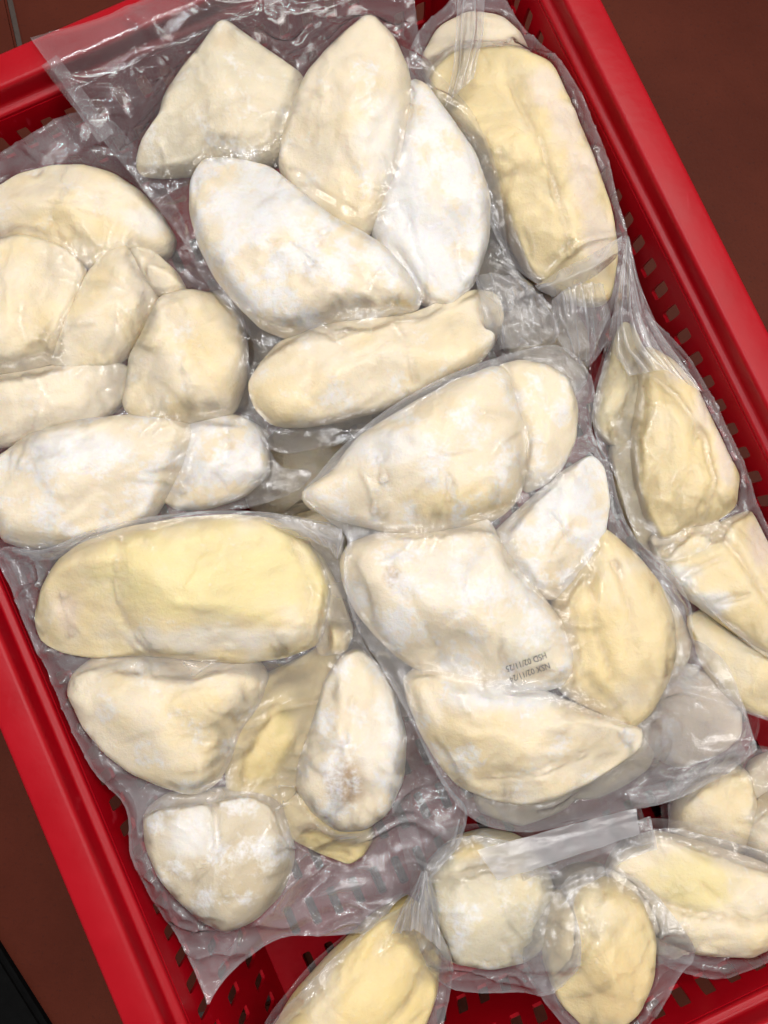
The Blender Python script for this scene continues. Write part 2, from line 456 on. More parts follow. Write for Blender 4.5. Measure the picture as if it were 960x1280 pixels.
class Pod:
    NA, NR = 140, 24
    def __init__(s, pts, z0, gx, gy, pc, dz=0.0, H=None, fr=0.3, ye=0.3, seed=0, base=CREAM, n=2.9, tilt=(0, 0)):
        s.seed, s.fr, s.ye, s.base, s.n = seed, fr, ye, base, n
        zpl = lambda px, py: z0 + gx * (px - pc[0]) + gy * (py - pc[1]) + dz
        poly = chaikin(pts, 2, 0.86)
        cpx = poly.mean(0)
        poly = cpx + (poly - cpx) * 1.075
        w = np.array([keep_in(P(a, b, zpl(a, b)), 0.010) for a, b in poly])
        # area centroid
        x, y = w[:, 0], w[:, 1]; x2, y2 = np.roll(x, -1), np.roll(y, -1)
        cr = x * y2 - x2 * y; A = cr.sum() / 2
        s.c = np.array([((x + x2) * cr).sum() / (6 * A), ((y + y2) * cr).sum() / (6 * A)])
        # dense outline -> R(theta)
        dn = np.concatenate([w + (np.roll(w, -1, 0) - w) * t for t in np.linspace(0, 1, 12, endpoint=False)])
        th = np.arctan2(dn[:, 1] - s.c[1], dn[:, 0] - s.c[0]); rr = np.hypot(dn[:, 0] - s.c[0], dn[:, 1] - s.c[1])
        bins = 240; R = np.zeros(bins)
        k = ((th + np.pi) / (2 * np.pi) * bins).astype(int) % bins
        np.maximum.at(R, k, rr)
        idx = np.where(R > 0)[0]
        R = np.interp(np.arange(bins), np.concatenate([idx - bins, idx, idx + bins]), np.tile(R[idx], 3))
        ker = np.array([0.2, 1, 3, 1, 0.2]) / 5.4
        R = sum(kw * np.roll(R, d) for kw, d in zip(ker, (-2, -1, 0, 1, 2)))
        s.R = R; s.bins = bins
        wdt = min((R[i] + R[(i + bins // 2) % bins]) / 2 for i in range(bins // 2))
        s.H = H if H else min(0.034, max(0.012, 0.70 * wdt))
        s.Hb = s.H * 0.65
        # plane of the waist
        p0, p1, p2 = [P(cpx[0] + a, cpx[1] + b, zpl(cpx[0] + a, cpx[1] + b)) for a, b in ((0, 0), (50, 0), (0, 50))]
        s.zc = p0[2]; s.gx = (p1[2] - p0[2]) / (p1[0] - p0[0]) + tilt[0]; s.gy = (p2[2] - p0[2]) / (p2[1] - p0[1]) + tilt[1]; s.p0 = p0
        ax = np.arange(bins) / bins * 2 * np.pi - np.pi
        s.axis = ax[np.argmax(R)]
        s.rmax = R.max()
        rf = random.Random(seed * 13 + 5); s.facets = []
        p0_ = rf.uniform(0, 2 * math.pi)
        for k_ in range(4):
            ph = p0_ + k_ * math.pi / 2 + rf.uniform(-0.5, 0.5); rr_ = R[int((ph % (2 * math.pi) + math.pi) / (2 * math.pi) * bins) % bins]
            s.facets.append((ph, rf.uniform(0.98, 1.16), rf.uniform(0.30, 0.75), rr_))
    def rad(s, x, y):
        dx, dy = x - s.c[0], y - s.c[1]
        t = (np.arctan2(dy, dx) + np.pi) / (2 * np.pi) * s.bins - 0.5
        i = np.floor(t).astype(int); f = t - i
        Rt = s.R[i % s.bins] * (1 - f) + s.R[(i + 1) % s.bins] * f
        return np.hypot(dx, dy) / Rt
    def mid(s, x, y): return s.zc + s.gx * (x - s.p0[0]) + s.gy * (y - s.p0[1])
    def disp(s, x, y, r):
        ca, sa = math.cos(s.axis), math.sin(s.axis)
        u, v = x * ca + y * sa, -x * sa + y * ca
        fade = np.clip((1 - r) / 0.18, 0, 1)
        d = 0.0024 * fbm(x / 0.030, y / 0.030, s.seed, 1)
        d = d + 0.0003 * fbm(x / 0.008, y / 0.008, s.seed + 5, 3)
        # folds running along / across the lobe
        rg = 1 - np.abs(fbm(u / 0.050, v / 0.016, s.seed + 9, 2)) * 5
        d = d - 0.0010 * np.clip(rg, 0, 1) ** 1.5 * sstep(-0.1, 0.35, vnoise(x / 0.03, y / 0.03, s.seed + 3))
        rg2 = 1 - np.abs(fbm(u / 0.022 + 5, v / 0.045, s.seed + 21, 2)) * 7
        d = d - 0.0005 * np.clip(rg2, 0, 1) ** 1.5 * sstep(0.05, 0.4, vnoise(x / 0.03 + 9, y / 0.03, s.seed + 4))
        # torn skin layers: small steps with ragged edges
        q = fbm(x / 0.034, y / 0.034, s.seed + 81, 3)
        d = d + 0.0008 * sstep(0.16, 0.24, q)
        return d * (0.25 + 0.75 * fade) * np.clip(s.H / 0.022, 0.6, 1.0)
    def top(s, x, y, grooves=()):
        r = s.rad(x, y); rc = np.clip(r, 0, 1)
        dome = np.power(np.clip(1 - rc ** s.n, 0, 1), 0.46)
        kk = 0.045; acc = np.exp(-dome / kk)
        for (ph, c0, sl, rr_) in s.facets:               # sides pressed flat against neighbours and film
            acc = acc + np.exp(-np.clip(c0 - sl * ((x - s.c[0]) * math.cos(ph) + (y - s.c[1]) * math.sin(ph)) / rr_, -0.5, 3) / kk)
        dome = np.maximum(-kk * np.log(acc), dome * 0.25)
        z = s.mid(x, y) + s.H * dome + s.disp(x, y, rc) * sstep(1.0, 0.86, rc)
        for g in grooves:
            z = z - g(x, y) * sstep(1.0, 0.9, rc)
        return z, r
    def mesh(s, name, parent, loc, grooves, patches):
        na, nr = s.NA, s.NR
        rs = np.sin(np.linspace(0, np.pi / 2, nr + 1))[1:]
        th = np.linspace(-np.pi, np.pi, na, endpoint=False)
        t = (th + np.pi) / (2 * np.pi) * s.bins - 0.5; i = np.floor(t).astype(int); f = t - i
        Rt = s.R[i % s.bins] * (1 - f) + s.R[(i + 1) % s.bins] * f
        X = s.c[0] + np.outer(rs, Rt * np.cos(th)); Y = s.c[1] + np.outer(rs, Rt * np.sin(th))
        RR = np.repeat(rs[:, None], na, 1)
        Zt, _ = s.top(X, Y, grooves)
        # polar rings share r, so use it exactly
        Zb = s.mid(X, Y) - s.Hb * np.power(np.clip(1 - RR ** 2.6, 0, 1), 0.5)
        c0, _ = s.top(np.array([s.c[0]]), np.array([s.c[1]]), grooves)
        V = [(s.c[0], s.c[1], float(c0[0]))]
        V += list(zip(X.ravel(), Y.ravel(), Zt.ravel()))
        nb = len(V)
        V += list(zip(X[:-1].ravel(), Y[:-1].ravel(), Zb[:-1].ravel()))
        V.append((s.c[0], s.c[1], float(s.mid(s.c[0], s.c[1]) - s.Hb))); last = len(V) - 1
        F = []
        for k in range(na): F.append((0, 1 + k, 1 + (k + 1) % na))
        for i2 in range(nr - 1):
            for k in range(na):
                a, b = 1 + i2 * na + k, 1 + i2 * na + (k + 1) % na
                F.append((a, a + na, b + na, b))
        def bi(i2, k): return (1 + (nr - 1) * na + k % na) if i2 == nr - 1 else nb + i2 * na + k % na
        for k in range(na): F.append((last, bi(0, k + 1), bi(0, k)))
        for i2 in range(nr - 1):
            for k in range(na): F.append((bi(i2, k), bi(i2, k + 1), bi(i2 + 1, k + 1), bi(i2 + 1, k)))
        V = np.array(V)
        me = mesh_np(name, V - np.array(loc), F)
        # flesh colour: yellow where the noise says, frost, stains and listed patches, some of them painted light
        x, y = V[:, 0], V[:, 1]
        n1 = fbm(x / 0.020, y / 0.020, s.seed + 31, 4); n2 = fbm(x / 0.016, y / 0.016, s.seed + 47, 4); n3 = fbm(x / 0.009, y / 0.009, s.seed + 63, 3)
        col = np.tile(np.array(s.base), (len(V), 1))
        def blend(c, w): 
            nonlocal col
            w = np.clip(w, 0, 1)[:, None]; col = col * (1 - w) + np.array(c) * w
        blend(YEL, sstep(-0.25, 0.5, n1 + (s.ye - 0.5) * 1.3) * (0.25 + 0.6 * s.ye))
        blend(OCH, sstep(0.40, 0.75, n3 + 0.25 * n2) * 0.22)
        for (pa, pb, ra, rb, c, k) in patches:
            q = P(pa, pb, s.zc + 0.6 * s.H); sc = 0.0004
            d = np.hypot((x - q[0]) / (ra * sc), (y - q[1]) / (rb * sc)) + 0.45 * n3 + 0.25 * n2
            blend(c, sstep(1.30, 0.55, d) * k)
        ca_, sa_ = math.cos(s.axis), math.sin(s.axis); uu, vv = x * ca_ + y * sa_, -x * sa_ + y * ca_
        vein = np.clip(1 - np.abs(fbm(uu / 0.050, vv / 0.016, s.seed + 9, 2)) * 5, 0, 1) ** 1.5 * sstep(-0.1, 0.35, vnoise(x / 0.03, y / 0.03, s.seed + 3))
        fib = np.clip(1 - np.abs(fbm(uu / 0.030, vv / 0.006, s.seed + 111, 3)) * 6, 0, 1) ** 2
        blend(OCH, vein * 0.12 + fib * 0.07)
        gsum = np.zeros(len(V))
        for g in grooves: gsum = np.maximum(gsum, g(x, y))
        blend(OCH, np.clip(gsum / 0.0025, 0, 1) ** 2 * 0.28)
        frost = np.clip(0.30 * sstep(-0.15, 0.45, n2 + (s.fr - 0.5) * 1.1) * (0.3 + 1.0 * s.fr) * 1.6, 0, 0.6)
        fa = me.attributes.new("frost", 'FLOAT', 'POINT'); fa.data.foreach_set("value", frost.astype(np.float32))
        ca = me.attributes.new("Col", 'FLOAT_COLOR', 'POINT')
        ca.data.foreach_set("color", np.concatenate([col, np.ones((len(V), 1))], 1).astype(np.float32).ravel())
        return new_obj(name, me, [M_DUR], parent)

def groove(px_line, z, depth, width):
    w = np.array([P(a, b, z)[:2] for a, b in px_line])
    def g(x, y):
        out = np.zeros(np.shape(x))
        wob = 0.0012 * vnoise(x / 0.006, y / 0.006, 77)
        for (ax, ay), (cx, cy) in zip(w[:-1], w[1:]):
            dx, dy = cx - ax, cy - ay
            t = np.clip(((x - ax) * dx + (y - ay) * dy) / (dx * dx + dy * dy), 0, 1)
            d = np.hypot(x - ax - t * dx, y - ay - t * dy) + wob
            out = np.maximum(out, depth * np.exp(-np.abs(d) / width))
        return out
    return g

HEIGHTS = {}
def pack(key, label, outline, pods, z0, gx=0.0, gy=0.0, grooves=(), patches=(), creases=(), flange=-0.004, iters=160, press=0.000018,
         ripple=0.0035, nauto=26, milk=1.0, seed=1, over_rim=False, folds=0.0024, bubbles=(), group="vacuum packs of durian"):
    """outline: film edge in picture points; pods: list of (points, options)"""
    rnd = random.Random(seed * 101)
    pc = np.array([p for p in outline], float)[:, :2].mean(0)
    zpl = lambda a, b: z0 + gx * (a - pc[0]) + gy * (b - pc[1])
    plist = []
    for k, (pts, opt) in enumerate(pods):
        o = dict(opt); plist.append(Pod(pts, z0, gx, gy, pc, seed=seed * 37 + k * 7, **o))
    poly_px = chaikin([p[:2] for p in outline], 2)
    film_w = np.array([P(a, b, zpl(a, b) + flange) for a, b in poly_px])
    if not over_rim: film_w = np.array([keep_in(p, 0.006) for p in film_w])
    poly = film_w[:, :2]
    # pack plane from three picture points
    q0, q1, q2 = [P(pc[0] + a, pc[1] + b, zpl(pc[0] + a, pc[1] + b) + flange) for a, b in ((0, 0), (60, 0), (0, 60))]
    px_, py_ = (q1[2] - q0[2]) / (q1[0] - q0[0]), (q2[2] - q0[2]) / (q2[1] - q0[1])
    base = P(pc[0], pc[1], z0 - 0.02); loc = (float(base[0]), float(base[1]), float(base[2]))
    root = empty("vacuum_pack", loc); root["label"] = label; root["category"] = "vacuum pack"; root["group"] = group
    # window in the shared grid
    ix0 = max(0, int((poly[:, 0].min() - GX0) / STEP) - 2); ix1 = min(NX - 1, int((poly[:, 0].max() - GX0) / STEP) + 3)
    iy0 = max(0, int((poly[:, 1].min() - GY0) / STEP) - 2); iy1 = min(NY - 1, int((poly[:, 1].max() - GY0) / STEP) + 3)
    X, Y = GXX[iy0:iy1, ix0:ix1], GYY[iy0:iy1, ix0:ix1]
    below = GH[iy0:iy1, ix0:ix1]
    if not over_rim: below = np.where(ON_RIM[iy0:iy1, ix0:ix1], 0.01, below)
    ins = inside(poly, X, Y)
    near = ins.copy()
    near[1:] |= ins[:-1]; near[:-1] |= ins[1:]; near[:, 1:] |= near[:, :-1].copy(); near[:, :-1] |= near[:, 1:].copy()
    gr = [groove(l, z0 + 0.02, d, w) for (l, d, w) in grooves]
    podh = np.full(X.shape, -1.0); podb = np.full(X.shape, 9.0)
    for p in plist:
        m = (np.abs(X - p.c[0]) < p.rmax * 1.02) & (np.abs(Y - p.c[1]) < p.rmax * 1.02)
        zt, r = p.top(X[m], Y[m], gr)
        ok = r <= 1.0
        a = podh[m]; a[ok] = np.maximum(a[ok], zt[ok]); podh[m] = a
        a = podb[m]; a[ok] = np.minimum(a[ok], (p.mid(X[m], Y[m]) - p.Hb * np.sqrt(np.clip(1 - r ** 2.6, 0, 1)))[ok]); podb[m] = a
    # loose film: plane of the pack with ripples, lying on whatever is below
    dist, bx, by = seg_dist(poly, X, Y)
    de = np.where(ins, dist, 0)
    rip = ripple * (fbm(X / 0.045, Y / 0.045, seed + 5, 3) + 0.5 * fbm(X / 0.018, Y / 0.018, seed + 8, 2))
    plane = q0[2] + px_ * (X - q0[0]) + py_ * (Y - q0[1]) + rip
    fl = np.maximum(plane, below + 0.0016)
    def relax(obs, h, n, pr, msk):
        mp_ = np.pad(msk, 1, mode='constant').astype(float)
        sls = ((slice(0, -2), slice(1, -1)), (slice(2, None), slice(1, -1)), (slice(1, -1), slice(0, -2)), (slice(1, -1), slice(2, None)))
        cnt = np.maximum(sum(mp_[sl] for sl in sls), 1)
        for _ in range(n):
            hp = np.pad(h, 1, mode='edge') * mp_
            h = np.where(msk, np.maximum(obs, sum(hp[sl] for sl in sls) / cnt - pr), h)
        return h
    fl = relax(fl, fl, 30, 0.00004, near)
    obs = np.maximum(podh + 0.0005, fl)
    # taut film: solved coarse first, then on the full grid
    K = 3
    oc, nc = obs[::K, ::K], near[::K, ::K]
    hc = relax(oc, oc.copy(), iters, press * K * K, nc)
    yy = np.minimum(np.arange(X.shape[0]) / K, oc.shape[0] - 1.001); xx = np.minimum(np.arange(X.shape[1]) / K, oc.shape[1] - 1.001)
    y0, x0 = yy.astype(int), xx.astype(int); fy, fx = (yy - y0)[:, None], (xx - x0)[None, :]
    y1, x1 = np.minimum(y0 + 1, oc.shape[0] - 1), np.minimum(x0 + 1, oc.shape[1] - 1)
    up = (hc[np.ix_(y0, x0)] * (1 - fx) + hc[np.ix_(y0, x1)] * fx) * (1 - fy) + (hc[np.ix_(y1, x0)] * (1 - fx) + hc[np.ix_(y1, x1)] * fx) * fy
    h = relax(obs, np.maximum(up, obs), 40, press, near)
    gap = np.where(podh > 0, h - podh, 0.01)
    loose = sstep(0.0007, 0.0042, gap)
    # creases in the loose film: listed ones and tension folds running out from the lobes
    segs = []
    for c in creases:
        a, b = P(c[0], c[1], z0), P(c[2], c[3], z0); segs.append((a[:2], b[:2], c[4] if len(c) > 4 else 0.0018, c[5] if len(c) > 5 else 0.0012))
    for _ in range(int(nauto * 1.7)):
        p = rnd.choice(plist); th = rnd.uniform(-math.pi, math.pi)
        Rr = p.R[int((th + math.pi) / (2 * math.pi) * p.bins) % p.bins]
        a = p.c + Rr * rnd.uniform(0.55, 1.0) * np.array([math.cos(th), math.sin(th)])
        t2 = th + rnd.uniform(-0.8, 0.8); ln = rnd.uniform(0.008, 0.034)
        segs.append((a, a + ln * np.array([math.cos(t2), math.sin(t2)]), rnd.uniform(0.0006, 0.0022), rnd.uniform(0.0006, 0.0013)))
    for i_, p in enumerate(plist):
        for q in plist[i_ + 1:]:
            dv = q.c - p.c; dd = np.linalg.norm(dv); an_ = math.atan2(dv[1], dv[0])
            r1 = p.R[int((an_ + math.pi) / (2 * math.pi) * p.bins) % p.bins]; r2 = q.R[int((an_ + 2 * math.pi) / (2 * math.pi) * q.bins) % q.bins]
            if dd > (r1 + r2) * 1.10: continue
            mid_ = p.c + dv / dd * (r1 + (dd - r1 - r2) / 2)
            tx_ = np.array([-dv[1], dv[0]]) / dd
            for _ in range(3):
                o_ = mid_ + tx_ * rnd.uniform(-0.018, 0.018); t2 = an_ + rnd.uniform(-0.9, 0.9) + (math.pi if rnd.random() < .5 else 0)
                ln = rnd.uniform(0.008, 0.020)
                dr = np.array([math.cos(t2), math.sin(t2)])
                segs.append((o_ - dr * ln * rnd.uniform(.2, .5), o_ + dr * ln, rnd.uniform(0.0008, 0.0020), rnd.uniform(0.0006, 0.0011)))
    cre = np.zeros(X.shape)
    for a, b, amp, wd in segs:
        dx, dy = b - a
        t = ((X - a[0]) * dx + (Y - a[1]) * dy) / (dx * dx + dy * dy); tc = np.clip(t, 0, 1)
        bow = 0.10 * math.hypot(dx, dy) * np.sin(tc * np.pi) * (1 if amp * 1e7 % 2 > 1 else -1)
        d = np.hypot(X - a[0] - tc * dx, Y - a[1] - tc * dy)
        sd = ((X - a[0]) * dy - (Y - a[1]) * dx) / math.hypot(dx, dy)
        d = np.where((t > 0) & (t < 1), np.abs(sd - bow), d)
        cre = np.maximum(cre, amp * np.exp(-d / wd) * np.sqrt(np.clip(np.sin(np.pi * np.clip(t, -0.02, 1.02)), 0, 1)))
    wx, wy = X + 0.010 * vnoise(X / 0.03, Y / 0.03, seed + 90), Y + 0.010 * vnoise(X / 0.03 + 7, Y / 0.03, seed + 91)
    an = rnd.uniform(0, math.pi); ca, sa = math.cos(an), math.sin(an)
    f1 = np.clip(1 - np.abs(fbm((wx * ca + wy * sa) / 0.075, (-wx * sa + wy * ca) / 0.027, seed + 51, 2)) * 3.2, 0, 1) ** 2
    f2 = np.clip(1 - np.abs(fbm((wx * sa - wy * ca) / 0.034, (wx * ca + wy * sa) / 0.014, seed + 61, 2)) * 4.0, 0, 1) ** 2
    fold = folds * (1.35 * f1 + 0.15 * f2)
    edge_keep = 0.35 + 0.65 * sstep(0.0, 0.006, de)
    h = h + cre * (0.42 + 0.58 * loose) + fold * loose * edge_keep + 0.00025 * f2 * (1 - loose)
    for (ba, bb, br, bh) in bubbles:                     # trapped air
        c_ = P(ba, bb, z0); d_ = np.hypot(X - c_[0], Y - c_[1]) / (br * 0.0004)
        h = h + bh * np.clip(1 - d_ ** 2, 0, 1) ** 0.7
    crest = np.clip(cre / 0.0025, 0, 1) ** 2 * 0.35 + 0.25 * f1 ** 2
    hb = np.minimum(h - 0.0012, np.maximum(fl - 0.0010, below + 0.0006))
    under = np.where(podb < 8, podb - 0.0006, hb)
    hb = np.minimum(hb, under)
    for _ in range(6):
        hp = np.pad(hb, 1, mode='edge'); hb = np.minimum(hb, (hp[:-2, 1:-1] + hp[2:, 1:-1] + hp[1:-1, :-2] + hp[1:-1, 2:]) / 4 + 0.0003)
    # the meshes
    cells = ins[:-1, :-1] | ins[1:, :-1] | ins[:-1, 1:] | ins[1:, 1:]
    used = np.zeros(X.shape, bool)
    used[:-1, :-1] |= cells; used[1:, :-1] |= cells; used[:-1, 1:] |= cells; used[1:, 1:] |= cells
    vx, vy = np.where(ins, X, bx), np.where(ins, Y, by)
    ids = np.full(X.shape, -1); ids[used] = np.arange(used.sum())
    cy, cx = np.where(cells)
    F = np.stack([ids[cy, cx], ids[cy, cx + 1], ids[cy + 1, cx + 1], ids[cy + 1, cx]], 1)
    mk = np.clip((loose * (0.60 + 0.25 * fbm(X / 0.03, Y / 0.03, seed + 70, 2)) + (0.35 * sstep(0.0030, 0.0, de) + crest) * loose) * milk, 0, 1.3)  # whiter strip along the outline paints the glint of the film edge
    gloss = np.clip(2 * loose + np.clip(cre / 0.0012, 0, 1) * 0.8, 0, 1)
    def sheet(name, hh, mkv):
        V = np.stack([vx[used] - loc[0], vy[used] - loc[1], hh[used] - loc[2]], 1)
        me = bpy.data.meshes.new(name)
        me.vertices.add(len(V)); me.vertices.foreach_set("co", V.astype(np.float32).ravel())
        me.loops.add(F.size); me.loops.foreach_set("vertex_index", F.astype(np.int32).ravel())
        me.polygons.add(len(F)); me.polygons.foreach_set("loop_start", (np.arange(len(F)) * 4).astype(np.int32))
        me.polygons.foreach_set("use_smooth", np.ones(len(F), bool))
        me.update(calc_edges=True); me.validate()
        at = me.attributes.new("milk", 'FLOAT', 'POINT'); at.data.foreach_set("value", mkv[used].astype(np.float32))
        at = me.attributes.new("gloss", 'FLOAT', 'POINT'); at.data.foreach_set("value", gloss[used].astype(np.float32))
        return new_obj(name, me, [M_FILM], root)
    ff = sheet("film_front", h, mk)
    sheet("film_back", hb, mk * 0.55)
    for p in plist: p.mesh("durian_piece", root, loc, gr, patches)
    GH[iy0:iy1, ix0:ix1] = np.where(ins, np.maximum(below, h), below)
    HEIGHTS[key] = (X, Y, h, root, loc, ff)
    return root

def ell(cx, cy, a, b, deg, n=14, jit=0.10, seed=0):
    rn = random.Random(seed + int(cx * 7 + cy * 3)); c, s = math.cos(R_(deg)), math.sin(R_(deg)); out = []
    for k in range(n):
        t = 2 * math.pi * k / n; j = 1 + rn.uniform(-jit, jit)
        x, y = a * math.cos(t) * j, b * math.sin(t) * j
        out.append((cx + c * x - s * y, cy + s * x + c * y))
    return out
#PACKS

# ------------------------------------------------------------------ the packs, lowest first
# lower layer, seen in the gaps between the packs above
pack("M1", "shaded lower pack glimpsed in the gap between the top pack and the left pack",
     [(215, 330), (300, 300), (420, 330), (520, 420), (600, 560), (560, 660), (440, 690), (300, 640), (225, 520)],
     [(ell(300, 440, 75, 60, 60), dict(fr=.1, ye=.5)), (ell(420, 470, 95, 60, 20), dict(fr=.1)), (ell(380, 590, 80, 55, -15), dict(fr=.1, ye=.4)), (ell(510, 560, 70, 55, 40), dict(fr=.1))],
     0.052, seed=21, milk=.3, nauto=8)
pack("M2", "shaded lower pack under the gap beside the upright upper right pack",
     [(500, 180), (600, 200), (690, 300), (740, 400), (740, 520), (640, 500), (560, 400), (500, 300)],
     [(ell(630, 320, 75, 50, 55), dict(fr=.2, ye=.4)), (ell(570, 260, 60, 50, 50), dict(fr=.2)), (ell(680, 430, 70, 50, 60), dict(fr=.1, ye=.3))],
     0.052, seed=22, milk=.2, nauto=8)
pack("M3", "shaded lower pack in the dark gap between the lower left and centre packs",
     [(330, 640), (460, 610), (620, 640), (700, 760), (640, 900), (500, 900), (380, 830)],
     [(ell(410, 700, 75, 60, 40), dict(fr=.05, ye=.7)), (ell(520, 720, 80, 60, 20), dict(fr=.1)), (ell(500, 830, 80, 60, -20), dict(fr=.1))],
     0.054, seed=23, milk=.3, nauto=8)
pack("M4", "lower pack with rounded pale piece showing below the right edge of centre pack",
     [(680, 700), (800, 690), (870, 770), (930, 830), (950, 920), (900, 990), (780, 1010), (640, 1040), (560, 1000), (600, 860)],
     [(ell(800, 780, 75, 50, 55), dict(fr=.2, ye=.5)), (ell(850, 890, 72, 60, 20), dict(fr=.5, ye=.1, base=(0.88, 0.74, 0.58))), (ell(720, 930, 90, 60, 0), dict(fr=.3)), (ell(660, 985, 70, 40, -10), dict(fr=.3)), (ell(720, 800, 70, 60, 30), dict(fr=.2))],
     0.076, seed=24, milk=.15, nauto=10)
pack("L", "lower right pack with dim olive pieces in shadow under the clear film tail",
     [(820, 960), (880, 930), (960, 930), (1030, 960), (1040, 1080), (960, 1100), (880, 1085), (830, 1060)],
     [([(838, 1040), (846, 1000), (868, 968), (902, 950), (930, 965), (942, 1010), (936, 1050), (905, 1074), (862, 1070)], dict(fr=.1, ye=.6)),
      ([(928, 1052), (934, 1018), (962, 992), (1008, 985), (1036, 1020), (1028, 1075), (982, 1094), (942, 1082)], dict(fr=.25, ye=.5, dz=.008)),
      ([(925, 990), (940, 950), (980, 935), (1015, 955), (1015, 1000), (965, 1012)], dict(fr=.1, ye=.4, dz=-.004))],
     0.066, seed=31, nauto=10)
pack("E", "pack with frosted pale piece at the right edge below the leaning right pack",
     [(850, 745), (890, 745), (940, 775), (1000, 800), (1040, 850), (1030, 910), (960, 900), (900, 880), (865, 810)],
     [([(862, 775), (885, 765), (920, 785), (965, 810), (1005, 840), (1015, 880), (985, 898), (940, 888), (905, 870), (880, 830)], dict(fr=.25, ye=.7, base=(.84, .72, .50)))],
     0.086, seed=32, nauto=10)

pack("D", "pack leaning on its edge at the right wall with film drawn up to a point",
     [(783, 296), (788, 330), (800, 380), (838, 432), (874, 488), (910, 541), (926, 588), (928, 631), (965, 655), (1010, 700), (1025, 800), (990, 850), (940, 815), (890, 780), (850, 735), (805, 695), (780, 660), (765, 600), (740, 555), (734, 510), (752, 450), (765, 400), (774, 345)],
     [([(781, 405), (796, 425), (806, 470), (800, 525), (780, 556), (758, 550), (741, 528), (746, 490), (760, 450), (770, 420)], dict(fr=.15, ye=.45, dz=-.003, base=(.78, .68, .46))),  # base darkened to paint the shade on this left-hand piece
      ([(762, 560), (795, 550), (815, 600), (828, 650), (820, 690), (795, 672), (772, 625)], dict(fr=.2, ye=.3, dz=-.006, base=(.76, .66, .46))),  # darker base here too, shade put into the colour
      ([(805, 440), (838, 458), (872, 498), (908, 548), (917, 590), (912, 632), (890, 648), (852, 656), (828, 670), (808, 640), (796, 600), (792, 560), (797, 500)], dict(fr=.1, ye=.85, dz=.004, base=(.86, .73, .49))),
      ([(812, 672), (845, 655), (888, 640), (898, 665), (885, 698), (850, 712), (822, 700)], dict(fr=.3, ye=.6, dz=.000)),
      ([(828, 708), (868, 690), (903, 656), (940, 642), (975, 668), (1008, 715), (1022, 780), (1002, 832), (950, 808), (905, 778), (862, 746)], dict(fr=.2, ye=.7, dz=.002, base=(.86, .73, .50)))],
     0.094, gx=-0.00002, seed=33, nauto=26, iters=200, ripple=.002, milk=1.2,
     grooves=[([(790, 420), (795, 480), (785, 540)], .0025, .002), ([(812, 610), (838, 560), (832, 490)], .0018, .0022), ([(832, 650), (862, 600), (872, 540)], .0012, .0020), ([(845, 690), (870, 665)], .003, .0014), ([(850, 730), (900, 700), (925, 690)], .0025, .0016), ([(880, 760), (940, 745)], .0022, .0016), ([(812, 462), (848, 492), (884, 545), (896, 600), (888, 645)], .0035, .0022), ([(905, 662), (940, 708), (985, 775)], .0035, .0025)],
     creases=[(784, 300, 800, 400, .006, .0016), (800, 400, 850, 490, .0025, .0014), (790, 350, 790, 420, .003, .0014), (880, 650, 915, 640, .002, .001), (820, 430, 835, 480, .0015, .0008)],
     patches=[(880, 500, 16, 40, (.86, .72, .58), .9), (905, 570, 14, 50, (.86, .72, .58), .9), (850, 465, 22, 16, (.86, .72, .58), .8), (955, 680, 30, 30, (.86, .72, .58), .9), (990, 730, 24, 40, (.86, .72, .58), .9), (845, 725, 30, 22, FROST, .8), (885, 755, 30, 18, FROST, .8)])  # pinkish patches paint light on the right sides; FROST ones are frost

pack("C", "upright pack of long yellow pieces against the upper right basket wall",
     [(506, 80), (522, 36), (560, 5), (590, -30), (620, -30), (646, 34), (678, 84), (710, 136), (738, 205), (762, 268), (776, 300), (774, 350), (768, 380), (750, 420), (736, 458), (705, 440), (690, 410), (688, 375), (648, 355), (621, 323), (595, 271), (568, 213), (526, 152)],
     [([(530, 75), (548, 42), (585, 22), (625, 28), (655, 55), (668, 85), (640, 100), (600, 95), (560, 120), (538, 110)], dict(fr=.2, ye=.3, dz=-.008)),
      ([(542, 110), (572, 82), (636, 80), (682, 98), (708, 152), (732, 210), (755, 273), (762, 320), (753, 372), (720, 372), (690, 357), (663, 340), (643, 305), (603, 240), (570, 185), (547, 145)], dict(fr=.10, ye=.9, dz=.000, n=3.0, H=.030, base=(.86, .74, .52)))],
     0.106, seed=34, nauto=24, iters=120,
     grooves=[([(640, 100), (655, 150), (685, 220), (718, 310)], .0030, .0026), ([(560, 165), (590, 150), (640, 145)], .0015, .0015), ([(600, 230), (640, 220), (625, 260)], .002, .0015), ([(690, 130), (720, 125)], .0012, .0012)],
     creases=[(575, 100, 600, 60, .003, .0012), (600, 60, 605, -20, .004, .0016), (575, 100, 560, 150, .0015, .001), (672, 358, 776, 300, .005, .0020), (672, 358, 735, 455, .002, .0012), (700, 385, 712, 425, .0015, .0008), (735, 340, 770, 370, .0015, .0008)],
     patches=[(678, 118, 26, 30, (.86, .72, .58), .9), (705, 165, 24, 40, (.86, .72, .58), .9), (728, 225, 24, 44, (.86, .72, .58), .9), (750, 290, 24, 44, (.86, .72, .58), .9)])  # pinkish light reflected by the red basket, painted along the right facet

